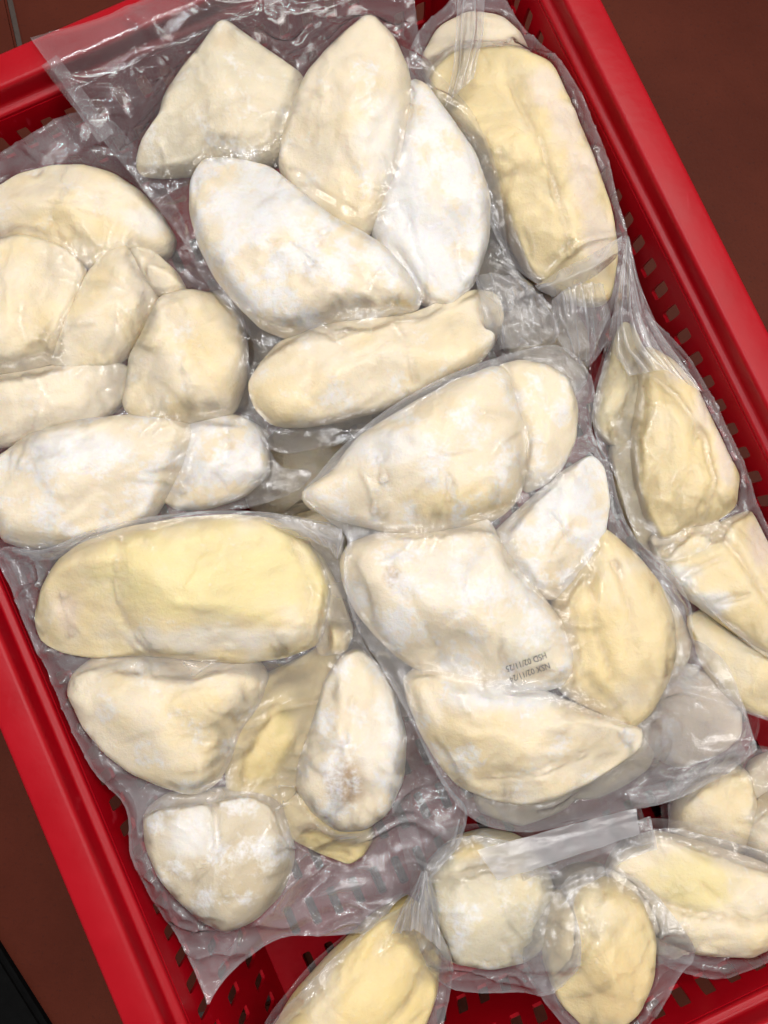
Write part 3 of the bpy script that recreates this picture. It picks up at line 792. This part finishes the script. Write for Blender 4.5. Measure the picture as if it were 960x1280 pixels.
pack("K", "bottom right pack of pale yellow pieces lying against the end wall",
     [(742, 1088), (762, 1045), (808, 1020), (872, 1030), (945, 1052), (1025, 1085), (1050, 1130), (1020, 1196), (940, 1204), (872, 1208), (812, 1190), (770, 1145)],
     [([(763, 1085), (783, 1055), (825, 1043), (880, 1057), (940, 1077), (1000, 1103), (1027, 1130), (1002, 1166), (940, 1187), (870, 1185), (822, 1166), (782, 1127)], dict(fr=.25, ye=.5, dz=.004, n=2.8)),
      ([(790, 1150), (815, 1160), (850, 1180), (862, 1192), (835, 1192), (800, 1178)], dict(fr=.1, ye=.4, dz=-.008))],
     0.098, seed=35, nauto=24, patches=[(865, 1100, 50, 34, (.86, .72, .34), .8)], grooves=[([(795, 1122), (860, 1142), (940, 1152), (1000, 1142)], .003, .002), ([(880, 1110), (930, 1150)], .002, .002)],
     creases=[(800, 1120, 860, 1090, .0015, .0008), (820, 1110, 835, 1085, .0015, .0008), (925, 1105, 935, 1130, .002, .001)])
pack("J", "bottom pack with single upright egg shaped yellow piece between two other packs",
     [(640, 1185), (665, 1130), (690, 1085), (735, 1065), (790, 1084), (826, 1124), (858, 1172), (840, 1200), (810, 1250), (770, 1290), (720, 1290), (680, 1245)],
     [([(680, 1165), (690, 1125), (720, 1102), (760, 1100), (795, 1122), (813, 1165), (810, 1215), (792, 1255), (762, 1280), (730, 1275), (700, 1245), (684, 1205)], dict(fr=.15, ye=.55, dz=.004, base=(.87, .70, .40))),
      ([(690, 1100), (715, 1080), (750, 1080), (780, 1100), (750, 1115), (710, 1115)], dict(fr=.3, ye=.3, dz=-.01))],
     0.104, seed=36, nauto=20, patches=[(770, 1230, 40, 50, (0.87, 0.66, 0.34), .9), (735, 1140, 40, 30, (.8, .7, .5), .7)],
     grooves=[([(700, 1240), (740, 1200), (790, 1150)], .0022, .0018), ([(745, 1130), (725, 1200)], .0014, .0015)],
     creases=[(815, 1190, 835, 1200, .0015, .001), (700, 1230, 760, 1180, .0012, .001)])
pack("I", "bottom pack of greyish pieces whose flat sealed end points up and right",
     [(508, 1112), (526, 1066), (565, 1027), (640, 1036), (700, 1030), (755, 1020), (800, 1008), (800, 1008), (803, 1042), (803, 1042), (740, 1068), (694, 1088), (706, 1130), (704, 1178), (668, 1215), (600, 1230), (546, 1222), (522, 1170)],
     [([(528, 1125), (538, 1085), (568, 1052), (605, 1041), (647, 1049), (677, 1080), (690, 1120), (686, 1160), (656, 1190), (610, 1200), (563, 1191), (538, 1165)], dict(fr=.5, ye=.35, base=(.78, .70, .52), dz=.002, n=2.8)),
      ([(640, 1150), (670, 1130), (690, 1150), (675, 1180), (650, 1185)], dict(fr=.2, ye=.6, dz=-.004))],
     0.095, seed=37, nauto=24, milk=1.25, creases=[(560, 1090, 680, 1060, .003, .0016), (680, 1060, 795, 1028, .001, .002), (545, 1130, 560, 1160, .002, .001)],
     grooves=[([(540, 1105), (600, 1088), (672, 1086)], .003, .002)], patches=[(575, 1060, 30, 14, YEL, .9), (620, 1080, 40, 14, BRN, .25)])
pack("H", "bottom pack with long deep yellow piece and film gathered to a twist",
     [(528, 1092), (540, 1120), (562, 1165), (562, 1222), (545, 1292), (480, 1370), (380, 1390), (310, 1340), (325, 1285), (365, 1230), (420, 1175), (480, 1130)],
     [([(515, 1122), (535, 1145), (546, 1190), (540, 1240), (518, 1300), (470, 1360), (400, 1375), (345, 1345), (340, 1300), (370, 1245), (415, 1195), (465, 1150)], dict(fr=.1, ye=.9, dz=.000, base=(.88, .67, .26)))],
     0.092, seed=38, nauto=14, iters=120, patches=[(400, 1240, 26, 60, CREAM, .6)],
     grooves=[([(400, 1270), (450, 1220), (500, 1150)], .0015, .002), ([(480, 1290), (520, 1250), (540, 1200)], .0025, .002)],
     creases=[(528, 1095, 470, 1180, .004, .0016), (528, 1095, 540, 1180, .003, .0014), (520, 1110, 500, 1240, .002, .0012), (505, 1260, 545, 1240, .002, .001)])

pack("B", "left pack of eight stacked cream pieces cut off by the picture's left edge",
     [(-60, 225), (0, 190), (45, 168), (95, 135), (140, 145), (180, 200), (228, 265), (248, 330), (292, 368), (316, 420), (320, 480), (332, 530), (346, 590), (395, 585), (380, 610), (330, 632), (270, 642), (215, 645), (190, 668), (120, 698), (40, 702), (-50, 700), (-75, 560), (-80, 400)],
     [([(-10, 275), (2, 245), (30, 225), (70, 215), (110, 215), (145, 225), (175, 245), (198, 272), (214, 300), (205, 322), (165, 318), (120, 338), (80, 318), (40, 308), (5, 305)], dict(fr=.35, ye=.5, dz=-.004)),
      ([(-40, 350), (-10, 312), (40, 302), (82, 316), (106, 342), (97, 378), (82, 420), (66, 450), (35, 464), (-10, 468), (-40, 430)], dict(fr=.25, ye=.45, dz=.002)),
      ([(160, 313), (190, 335), (202, 365), (188, 402), (168, 436), (140, 456), (100, 461), (66, 454), (80, 425), (96, 385), (115, 345), (135, 322)], dict(fr=.25, ye=.55, dz=.000)),
      ([(165, 312), (195, 318), (222, 342), (234, 366), (215, 374), (196, 368), (182, 348)], dict(fr=.1, ye=.3, dz=.004)),
      ([(205, 378), (240, 369), (275, 377), (296, 400), (306, 440), (302, 480), (290, 512), (262, 523), (220, 528), (180, 526), (160, 508), (165, 480), (168, 450), (182, 425), (195, 398)], dict(fr=.35, ye=.5, dz=.003, n=2.6)),
      ([(-50, 500), (-20, 475), (40, 464), (95, 458), (142, 455), (167, 470), (152, 500), (122, 530), (80, 546), (30, 557), (-30, 555)], dict(fr=.35, ye=.15, dz=-.003)),
      ([(-20, 600), (10, 575), (45, 548), (100, 531), (160, 525), (210, 527), (239, 540), (226, 580), (207, 612), (190, 642), (150, 667), (105, 682), (50, 682), (0, 672), (-25, 640)], dict(fr=.6, ye=.2, dz=.002)),
      ([(238, 533), (270, 520), (300, 524), (325, 538), (332, 565), (334, 592), (302, 620), (260, 633), (225, 634), (206, 622), (218, 592), (232, 560)], dict(fr=.75, ye=.4, dz=-.002))],
     0.112, seed=41, nauto=34, milk=.75, gy=-0.00001, bubbles=[(352, 598, 24, .003)],
     grooves=[([(70, 320), (55, 260), (75, 230)], .0018, .0016), ([(110, 320), (125, 270), (120, 235)], .0018, .0015), ([(150, 310), (165, 265), (150, 235)], .0015, .0015), ([(190, 300), (175, 330), (180, 345)], .0025, .0012), ([(200, 430), (180, 480), (190, 520)], .0015, .0012), ([(240, 430), (262, 470), (280, 500)], .0014, .0012), ([(30, 575), (80, 565), (110, 545)], .0022, .0014), ([(130, 560), (110, 620), (60, 655)], .0015, .0012)],
     patches=[(90, 285, 70, 20, YEL, .55), (100, 560, 60, 22, FROST, .8), (260, 440, 30, 50, YEL, .45), (180, 275, 30, 20, FROST, .5), (40, 400, 35, 50, YEL, .35)],
     creases=[(60, 205, 55, 235, .002, .001), (345, 590, 395, 588, .003, .0016), (330, 540, 350, 600, .0015, .001), (230, 260, 255, 345, .002, .0012), (305, 400, 318, 470, .002, .0012)])

pack("G", "lower left pack with large smooth yellow piece on top and clear empty tail",
     [(3, 692), (3, 692), (30, 682), (62, 690), (92, 685), (150, 662), (240, 645), (330, 642), (385, 650), (432, 658), (430, 700), (446, 770), (458, 812), (500, 850), (525, 920), (560, 985), (590, 1012), (568, 1056), (515, 1108), (480, 1140), (450, 1165), (400, 1168), (345, 1170), (305, 1200), (268, 1238), (250, 1282), (250, 1282), (232, 1250), (208, 1215), (205, 1180), (216, 1154), (182, 1112), (170, 1060), (172, 1003), (140, 972), (100, 926), (79, 882), (77, 832), (55, 822), (32, 775), (15, 725)],
     [([(58, 775), (68, 735), (85, 705), (112, 684), (165, 665), (225, 654), (285, 650), (335, 655), (368, 670), (388, 700), (402, 735), (398, 772), (386, 802), (350, 816), (300, 823), (240, 819), (180, 813), (130, 816), (90, 810), (64, 797)], dict(fr=.25, ye=.75, dz=.010, n=2.8, H=.028)),
      ([(372, 672), (402, 697), (426, 742), (441, 788), (430, 812), (398, 816), (394, 790), (402, 745), (388, 705)], dict(fr=.1, ye=.6, dz=.002)),
      ([(100, 845), (130, 822), (190, 816), (250, 825), (310, 822), (329, 846), (318, 880), (297, 908), (286, 942), (270, 972), (245, 986), (208, 976), (170, 960), (138, 935), (110, 900), (94, 870)], dict(fr=.45, ye=.4, dz=.002, n=2.6)),
      ([(328, 848), (370, 830), (408, 808), (426, 814), (416, 836), (402, 872), (392, 912), (377, 955), (370, 985), (348, 1005), (315, 1006), (290, 990), (286, 950), (297, 905), (318, 872)], dict(fr=.0, ye=.95, dz=-.006, base=(.62, .50, .20))),  # olive base paints the shade on this deeper piece
      ([(445, 816), (470, 835), (490, 870), (504, 920), (501, 970), (482, 1010), (455, 1029), (425, 1031), (395, 1010), (374, 980), (378, 950), (395, 900), (408, 855), (425, 830)], dict(fr=.6, ye=.25, dz=.003)),
      ([(188, 1015), (213, 996), (260, 990), (318, 990), (345, 1004), (360, 1040), (363, 1075), (350, 1110), (320, 1140), (290, 1153), (260, 1142), (230, 1116), (205, 1086), (190, 1050)], dict(fr=.55, ye=.15, dz=-.002, base=(.72, .62, .46))),
      ([(356, 1000), (375, 988), (400, 1008), (430, 1030), (460, 1028), (464, 1045), (452, 1066), (436, 1076), (400, 1062), (370, 1046), (350, 1030)], dict(fr=.0, ye=.95, dz=-.008, base=(.62, .50, .20)))],  # same olive base, shade painted into the colour
     0.108, gy=-0.000018, seed=42, milk=1.3, folds=.0034, nauto=36, iters=200,
     grooves=[([(165, 672), (158, 740), (168, 775), (190, 810)], .0028, .0016), ([(85, 740), (92, 790)], .002, .0014), ([(368, 675), (392, 740), (385, 800)], .0022, .0012), ([(290, 690), (350, 680)], .0012, .001), ([(440, 880), (420, 960)], .002, .002), ([(260, 1000), (270, 1060), (240, 1110)], .0022, .002)],
     patches=[(275, 715, 150, 62, (0.87, 0.74, 0.36), .75), (260, 798, 130, 16, FROST, .45), (78, 765, 16, 26, PINK, .8), (430, 975, 26, 30, BRN, .75), (480, 930, 30, 60, FROST, .35), (255, 900, 50, 40, YEL, .5), (240, 1035, 30, 30, FROST, .7), (310, 1080, 35, 50, (0.60, 0.48, 0.30), .5)],
     creases=[(60, 690, 70, 770, .003, .0014), (40, 760, 75, 790, .0025, .0012), (355, 650, 430, 660, .002, .001), (210, 800, 208, 830, .002, .0008), (365, 1080, 470, 1040, .004, .0018), (365, 1140, 470, 1110, .003, .0030), (340, 1140, 380, 1090, .003, .0014), (500, 960, 520, 900, .003, .0022), (580, 1000, 530, 1090, .003, .0014), (520, 1010, 570, 1000, .0025, .0020), (300, 1150, 260, 1230, .003, .0024), (215, 1150, 290, 1130, .002, .002), (245, 985, 280, 960, .002, .0010), (465, 1040, 450, 1070, .0025, .0010), (440, 800, 500, 900, .002, .0016)])

pack("A", "top pack of five frosty pieces with clear corner resting over the basket rim",
     [(50, 66), (50, 66), (50, 66), (130, 44), (170, 28), (220, 2), (270, -15), (400, -30), (515, -25), (522, 40), (528, 90), (565, 125), (600, 180), (620, 240), (628, 310), (650, 345), (688, 378), (702, 405), (690, 432), (645, 442), (600, 478), (540, 512), (470, 542), (400, 562), (345, 572), (322, 540), (313, 500), (328, 440), (300, 408), (262, 365), (236, 310), (200, 265), (165, 220), (120, 165), (85, 115)],
     [([(284, 42), (312, 62), (345, 85), (378, 108), (374, 162), (348, 200), (310, 214), (280, 206), (250, 213), (210, 215), (178, 214), (184, 190), (204, 165), (211, 135), (234, 100), (260, 70)], dict(fr=.45, ye=.15, dz=-.002, base=(.78, .69, .52))),
      ([(462, 33), (490, 62), (507, 100), (511, 150), (501, 200), (486, 240), (468, 275), (452, 294), (430, 286), (403, 265), (373, 240), (354, 210), (358, 175), (370, 140), (386, 105), (410, 78), (435, 55)], dict(fr=.4, ye=.35, dz=.004)),
      ([(512, 112), (530, 118), (560, 158), (590, 200), (608, 250), (606, 300), (590, 348), (560, 377), (530, 374), (500, 352), (478, 320), (467, 290), (480, 250), (497, 210), (506, 160)], dict(fr=.8, ye=.1, dz=.000)),
      ([(262, 207), (300, 210), (340, 220), (380, 252), (415, 280), (450, 298), (480, 318), (506, 350), (518, 380), (482, 393), (440, 399), (400, 406), (365, 419), (330, 406), (300, 377), (275, 346), (257, 310), (247, 270), (248, 235)], dict(fr=.7, ye=.2, dz=.006)),
      ([(355, 433), (382, 418), (420, 403), (470, 398), (510, 400), (545, 385), (580, 368), (612, 372), (620, 400), (606, 435), (585, 460), (545, 481), (510, 500), (470, 512), (430, 521), (390, 528), (350, 527), (328, 507), (320, 480), (336, 455)], dict(fr=.4, ye=.4, dz=.000))],
     0.126, seed=43, over_rim=True, nauto=36, iters=180, milk=.4,
     grooves=[([(405, 295), (392, 325), (380, 355)], .0028, .0014), ([(300, 320), (320, 345), (350, 330)], .0015, .0012), ([(440, 330), (470, 370), (505, 385)], .0018, .0014), ([(495, 405), (512, 430), (520, 470)], .0022, .0014), ([(380, 110), (400, 125), (420, 115)], .0018, .0010), ([(395, 450), (380, 490)], .0014, .0014), ([(255, 175), (262, 205)], .0016, .0012), ([(560, 380), (575, 430)], .0016, .0012), ([(505, 250), (520, 310), (550, 350)], .002, .0016)],
     patches=[(330, 260, 60, 40, FROST, .75), (520, 300, 40, 60, FROST, .7), (480, 180, 30, 60, FROST, .5), (285, 60, 18, 14, (.66, .52, .33), .5), (290, 150, 60, 40, (.80, .69, .50), .6), (505, 380, 22, 10, YEL, .9), (440, 250, 40, 40, YEL, .4), (350, 500, 50, 30, YEL, .55), (560, 430, 50, 40, YEL, .3)],
     creases=[(110, 112, 170, 122, .0022, .0012), (160, 160, 185, 185, .002, .0008), (210, 70, 215, 110, .0015, .0008), (190, 120, 240, 95, .0015, .0010), (370, 60, 410, 20, .003, .0014), (360, 90, 395, 60, .002, .001), (310, 40, 340, 55, .002, .001), (250, 220, 255, 290, .002, .001), (330, 230, 385, 262, .0018, .0008), (610, 330, 690, 390, .0025, .0014), (620, 360, 690, 420, .002, .0012), (600, 400, 650, 350, .002, .0012), (330, 530, 345, 570, .002, .001), (155, 130, 150, 200, .0018, .0012), (505, 60, 515, 10, .0025, .0014), (560, 120, 600, 190, .0018, .001)])

pack("F", "centre pack of six pieces with black printed dates and clear tail",
     [(378, 620), (400, 600), (425, 568), (470, 530), (540, 488), (640, 446), (700, 430), (736, 468), (740, 510), (731, 545), (756, 570), (770, 640), (790, 680), (832, 710), (860, 762), (857, 798), (880, 803), (910, 828), (926, 872), (945, 936), (945, 936), (905, 972), (840, 1002), (795, 1010), (700, 1032), (640, 1038), (585, 1022), (545, 965), (512, 890), (472, 822), (440, 770), (430, 705), (440, 672), (405, 648)],
     [([(384, 617), (402, 604), (424, 590), (434, 572), (452, 550), (482, 530), (522, 506), (562, 485), (610, 467), (626, 470), (636, 500), (649, 540), (651, 580), (641, 620), (620, 642), (580, 656), (530, 666), (490, 662), (455, 652), (428, 646), (396, 632)], dict(fr=.55, ye=.3, dz=.002, n=2.6)),
      ([(624, 462), (650, 455), (682, 461), (706, 475), (719, 510), (716, 550), (701, 582), (680, 602), (655, 612), (651, 572), (642, 530), (630, 495)], dict(fr=.55, ye=.3, dz=.002, n=2.7)),
      ([(736, 574), (751, 590), (757, 630), (751, 670), (731, 706), (711, 732), (690, 746), (664, 736), (640, 711), (619, 670), (634, 654), (665, 625), (700, 595)], dict(fr=.7, ye=.1, dz=.000)),
      ([(744, 664), (762, 674), (792, 700), (817, 730), (834, 770), (837, 815), (826, 850), (806, 886), (785, 902), (760, 891), (720, 871), (698, 855), (706, 820), (694, 775), (694, 745), (714, 720), (734, 695)], dict(fr=.2, ye=.8, dz=-.003, n=2.6)),
      ([(443, 685), (480, 672), (530, 668), (580, 662), (602, 649), (614, 668), (632, 700), (662, 735), (692, 775), (705, 810), (707, 836), (690, 851), (650, 859), (610, 851), (570, 839), (530, 836), (500, 816), (474, 790), (454, 765), (439, 735), (434, 705)], dict(fr=.6, ye=.2, dz=.000, n=2.7)),
      ([(513, 850), (530, 839), (570, 841), (620, 852), (670, 862), (720, 885), (765, 904), (792, 909), (790, 931), (762, 951), (730, 971), (690, 991), (650, 999), (610, 991), (575, 976), (553, 950), (533, 915), (519, 880)], dict(fr=.45, ye=.45, dz=.002))],
     0.120, gy=-0.000018, gx=-0.00001, seed=44, bubbles=[(816, 936, 30, .0042), (700, 660, 8, .001), (632, 655, 8, .001)], milk=1.1, folds=.0028, nauto=40, iters=180,
     grooves=[([(470, 555), (480, 600), (465, 640)], .0018, .0014), ([(560, 600), (558, 635)], .0020, .0010), ([(600, 640), (625, 690), (680, 750)], .0015, .0012), ([(480, 700), (520, 760), (560, 830)], .0018, .0020), ([(625, 780), (630, 830)], .0022, .0012), ([(740, 720), (750, 790), (770, 850)], .0026, .0020), ([(775, 700), (790, 760), (800, 820)], .0020, .0016), ([(715, 790), (740, 850), (780, 890)], .0022, .0014), ([(760, 690), (800, 740)], .0014, .001), ([(600, 980), (680, 970), (740, 950)], .0018, .0014), ([(535, 855), (560, 900)], .0014, .0014), ([(690, 640), (720, 680)], .0014, .0012)],
     patches=[(492, 722, 10, 12, BRN, .7), (480, 560, 60, 22, FROST, .6), (580, 630, 70, 22, YEL, .6), (700, 620, 45, 30, FROST, .75), (700, 725, 40, 16, OCH, .35), (745, 800, 30, 70, YEL, .85), (640, 870, 80, 16, FROST, .85), (600, 930, 60, 40, YEL, .4), (660, 800, 34, 34, (0.82, .76, .62), .8), (580, 720, 70, 40, FROST, .4)],
     creases=[(450, 590, 470, 670, .0025, .0010), (462, 620, 480, 668, .0020, .0008), (700, 440, 690, 480, .002, .001), (720, 480, 725, 530, .0018, .001), (835, 740, 855, 790, .002, .001), (790, 925, 820, 960, .0015, .003), (800, 950, 835, 925, .0015, .0016), (830, 820, 870, 822, .0015, .0008), (540, 910, 580, 990, .002, .001), (440, 690, 470, 790, .002, .0012), (455, 780, 500, 850, .002, .0012), (600, 1010, 790, 990, .0012, .003), (520, 660, 490, 675, .0015, .0008)])

# ------------------------------------------------------------------ printed dates on the centre pack
def stamp(key, lines, px0, px1, size_px):
    X, Y, h, root, loc, ff = HEIGHTS[key]
    a, b = P(px0[0], px0[1], 0.14)[:2], P(px1[0], px1[1], 0.14)[:2]
    d = (b - a); ln = np.linalg.norm(d); d = d / ln; up = np.array([-d[1], d[0]])
    verts, faces = [], []
    for k, text in enumerate(lines):
        cu = bpy.data.curves.new("stamp", 'FONT'); cu.body = text; cu.size = 1.0; cu.resolution_u = 3
        to = bpy.data.objects.new("stamp", cu); scene.collection.objects.link(to)
        dg = bpy.context.evaluated_depsgraph_get()
        me = bpy.data.meshes.new_from_object(to.evaluated_get(dg))
        bpy.data.objects.remove(to)
        co = np.array([v.co[:2] for v in me.vertices]); w = co[:, 0].max()
        o = len(verts)
        for x, y in co:
            p = a + d * (x / w * ln) + up * ((y * size_px - k * size_px * 1.25) * 0.0004)
            ix = int(round((p[0] - X[0, 0]) / STEP)); iy = int(round((p[1] - Y[0, 0]) / STEP))
            fx, fy = (p[0] - X[0, 0]) / STEP, (p[1] - Y[0, 0]) / STEP
            i0, j0 = int(fx), int(fy); u, v = fx - i0, fy - j0
            z = (h[j0, i0] * (1 - u) + h[j0, i0 + 1] * u) * (1 - v) + (h[j0 + 1, i0] * (1 - u) + h[j0 + 1, i0 + 1] * u) * v
            verts.append((p[0] - loc[0], p[1] - loc[1], z + 0.0005 - loc[2]))
        for f in me.polygons: faces.append([i + o for i in f.vertices])
        bpy.data.meshes.remove(me)
    me = bpy.data.meshes.new("date_stamp"); me.from_pydata(verts, [], faces); me.update()
    o = new_obj("date_stamp", me, [M_INK], root); o["label"] = "two lines of black printed dates reading NSX and HSD"
stamp("F", ["NSX 02/11/24", "HSD 02/11/25"], (688, 829), (638, 848), 11)

# ------------------------------------------------------------------ embossed heat-seal bands near the open ends of some packs
def seal_band(key, line, width_px, zref):
    X, Y, h, root, loc, ff = HEIGHTS[key]
    w = np.array([P(a, b, zref)[:2] for a, b in line])
    seg = np.hypot(*(np.diff(w, axis=0).T)); cum = np.concatenate([[0], np.cumsum(seg)])
    t = np.arange(0, cum[-1], 0.0011)
    cx, cy = np.interp(t, cum, w[:, 0]), np.interp(t, cum, w[:, 1])
    tx, ty = np.gradient(cx), np.gradient(cy); l = np.hypot(tx, ty); nx, ny = -ty / l, tx / l
    nw = 8; V = []
    for i in range(len(t)):
        for k in range(nw):
            o = (k / (nw - 1) - 0.5) * width_px * 0.0004
            x, y = cx[i] + nx[i] * o, cy[i] + ny[i] * o
            fx = min(max((x - X[0, 0]) / STEP, 0), X.shape[1] - 2.001); fy = min(max((y - Y[0, 0]) / STEP, 0), X.shape[0] - 2.001)
            i0, j0 = int(fx), int(fy); u, v = fx - i0, fy - j0
            z = (h[j0, i0] * (1 - u) + h[j0, i0 + 1] * u) * (1 - v) + (h[j0 + 1, i0] * (1 - u) + h[j0 + 1, i0 + 1] * u) * v
            V.append((x - loc[0], y - loc[1], z + 0.0005 - loc[2]))
    F = [(i * nw + k, (i + 1) * nw + k, (i + 1) * nw + k + 1, i * nw + k + 1) for i in range(len(t) - 1) for k in range(nw - 1)]
    me = mesh_np("seal_band", V, F)
    if me.polygons[0].normal.z < 0: me.flip_normals()
    at = me.attributes.new("milk", 'FLOAT', 'POINT'); at.data.foreach_set("value", np.full(len(V), 0.75, np.float32))
    at = me.attributes.new("gloss", 'FLOAT', 'POINT'); at.data.foreach_set("value", np.ones(len(V), np.float32))
    new_obj("seal_band", me, [M_SEAL], ff)
seal_band("A", [(66, 82), (98, 122), (128, 165)], 24, 0.130)
seal_band("F", [(920, 930), (880, 958), (820, 985), (780, 992)], 22, 0.105)
seal_band("G", [(500, 985), (508, 1030), (522, 1080)], 26, 0.100)
seal_band("I", [(640, 1068), (700, 1052), (790, 1028)], 18, 0.092)

# ------------------------------------------------------------------ folded flaps and gathered ends of the film
def flap(key, rows, milk=0.8, pleat=0.0012, freq=3.0, seed=5, n=26, m=30):
    """rows: polylines of (px, py, z) lofted into a thin curved sheet"""
    X, Y, h, root, loc, ff = HEIGHTS[key]
    R = []
    for r in rows:
        w = np.array([P(a, b, c) for a, b, c in r]); k = np.linspace(0, len(r) - 1, m)
        R.append(np.stack([np.interp(k, np.arange(len(r)), w[:, i]) for i in range(3)], 1))
    R = np.array(R); k = np.linspace(0, len(rows) - 1, n)
    i0 = np.minimum(k.astype(int), len(rows) - 2); f = (k - i0)
    f = f[:, None, None]
    G = R[i0] * (1 - f) + R[i0 + 1] * f                      # n x m x 3
    for _ in range(2):                                         # smooth the inside of the loft
        G[1:-1] = 0.25 * G[:-2] + 0.5 * G[1:-1] + 0.25 * G[2:]
        G[:, 1:-1] = 0.25 * G[:, :-2] + 0.5 * G[:, 1:-1] + 0.25 * G[:, 2:]
    u, v = np.meshgrid(np.linspace(0, 1, m), np.linspace(0, 1, n))
    ri = 1 - np.abs(vnoise(u * freq + seed, v * 1.1 + seed, seed)) * 2.6
    G[:, :, 2] += pleat * np.clip(ri, 0, 1) ** 1.5 + 0.6 * pleat * vnoise(u * freq * 2, v * 3, seed + 3)
    V = (G - np.array(loc)).reshape(-1, 3)
    F = [(i * m + j, i * m + j + 1, (i + 1) * m + j + 1, (i + 1) * m + j) for i in range(n - 1) for j in range(m - 1)]
    me = mesh_np("film_flap", V, F)
    if sum(p.normal.z for p in me.polygons) < 0: me.flip_normals()
    mk = np.clip(milk * (0.8 + 0.5 * np.clip(ri, 0, 1) ** 2), 0, 1.6)
    at = me.attributes.new("milk", 'FLOAT', 'POINT'); at.data.foreach_set("value", mk.ravel().astype(np.float32))
    at = me.attributes.new("gloss", 'FLOAT', 'POINT'); at.data.foreach_set("value", np.ones(n * m, np.float32))
    new_obj("film_flap", me, [M_FILM], root)
# gathered end of the upper right pack: folded band, then the hanging fan
flap("C", [[(668, 358, .126), (700, 338, .131), (740, 318, .133), (777, 296, .130)], [(672, 362, .130), (706, 350, .137), (745, 332, .139), (776, 312, .133)], [(690, 372, .126), (715, 362, .131), (745, 345, .131), (768, 325, .126)]], 1.3, .0014, 3, 3)
flap("C", [[(688, 378, .128), (706, 362, .131), (730, 352, .131), (752, 358, .126)], [(690, 400, .125), (708, 395, .130), (735, 392, .129), (766, 402, .120)], [(702, 432, .116), (716, 432, .121), (738, 430, .120), (760, 425, .114)], [(712, 448, .110), (722, 456, .112), (735, 459, .112), (744, 450, .110)]], 1.1, .0030, 5, 8)
flap("C", [[(572, -15, .128), (588, -15, .134), (606, -15, .128)], [(570, 40, .132), (586, 40, .139), (604, 44, .132)], [(566, 90, .131), (580, 80, .139), (598, 70, .134)], [(556, 135, .127), (568, 120, .133), (592, 100, .132)]], 1.2, .0016, 3, 12)
# film drawn up to a point beside the right wall
flap("D", [[(783, 296, .128), (784, 297, .128), (785, 298, .127)], [(775, 345, .124), (786, 340, .131), (795, 350, .121)], [(766, 400, .118), (788, 390, .130), (820, 405, .116)], [(765, 440, .116), (800, 430, .130), (850, 450, .124)], [(785, 470, .122), (830, 462, .132), (876, 490, .127)]], 1.15, .0022, 4, 17)
# right-hand flap of the top pack, pressed against its neighbours
flap("A", [[(592, 344, .130), (620, 342, .137), (650, 350, .133), (676, 370, .126)], [(600, 372, .136), (628, 372, .142), (660, 380, .138), (692, 396, .126)], [(606, 405, .134), (636, 405, .137), (668, 410, .134), (700, 412, .124)], [(600, 440, .124), (640, 436, .130), (670, 432, .128), (692, 430, .120)]], 1.0, .0030, 4, 21)
# loose triangle of film above the lower left pack
flap("G", [[(330, 650, .138), (370, 648, .142), (400, 655, .141), (428, 662, .136)], [(352, 662, .140), (385, 664, .143), (408, 672, .141), (426, 676, .136)], [(372, 672, .136), (395, 678, .138), (412, 686, .137), (422, 700, .132)]], 1.2, .0012, 3, 25)
flap("G", [[(4, 690, .118), (34, 684, .122), (66, 692, .120), (92, 700, .116)], [(14, 728, .116), (42, 722, .123), (62, 730, .119), (78, 742, .116)], [(30, 775, .114), (52, 770, .121), (66, 772, .118), (70, 780, .114)], [(48, 815, .112), (62, 806, .117), (72, 800, .115), (80, 806, .112)]], .8, .0030, 4, 29)
# pale sealed end of the bottom pack
flap("I", [[(596, 1062, .129), (660, 1045, .124), (730, 1026, .119), (795, 1010, .116)], [(608, 1080, .131), (670, 1062, .127), (735, 1040, .122), (797, 1022, .118)], [(622, 1100, .129), (680, 1082, .125), (740, 1062, .119), (799, 1042, .115)]], 2.6, .0010, 3, 33)
# gathered twist of the yellow bottom pack
flap("H", [[(526, 1088, .124), (530, 1087, .126), (536, 1089, .124)], [(516, 1112, .122), (527, 1108, .130), (543, 1116, .121)], [(500, 1138, .121), (522, 1130, .131), (549, 1150, .119)], [(488, 1168, .122), (520, 1160, .131), (551, 1185, .118)]], 1.3, .0024, 5, 37)
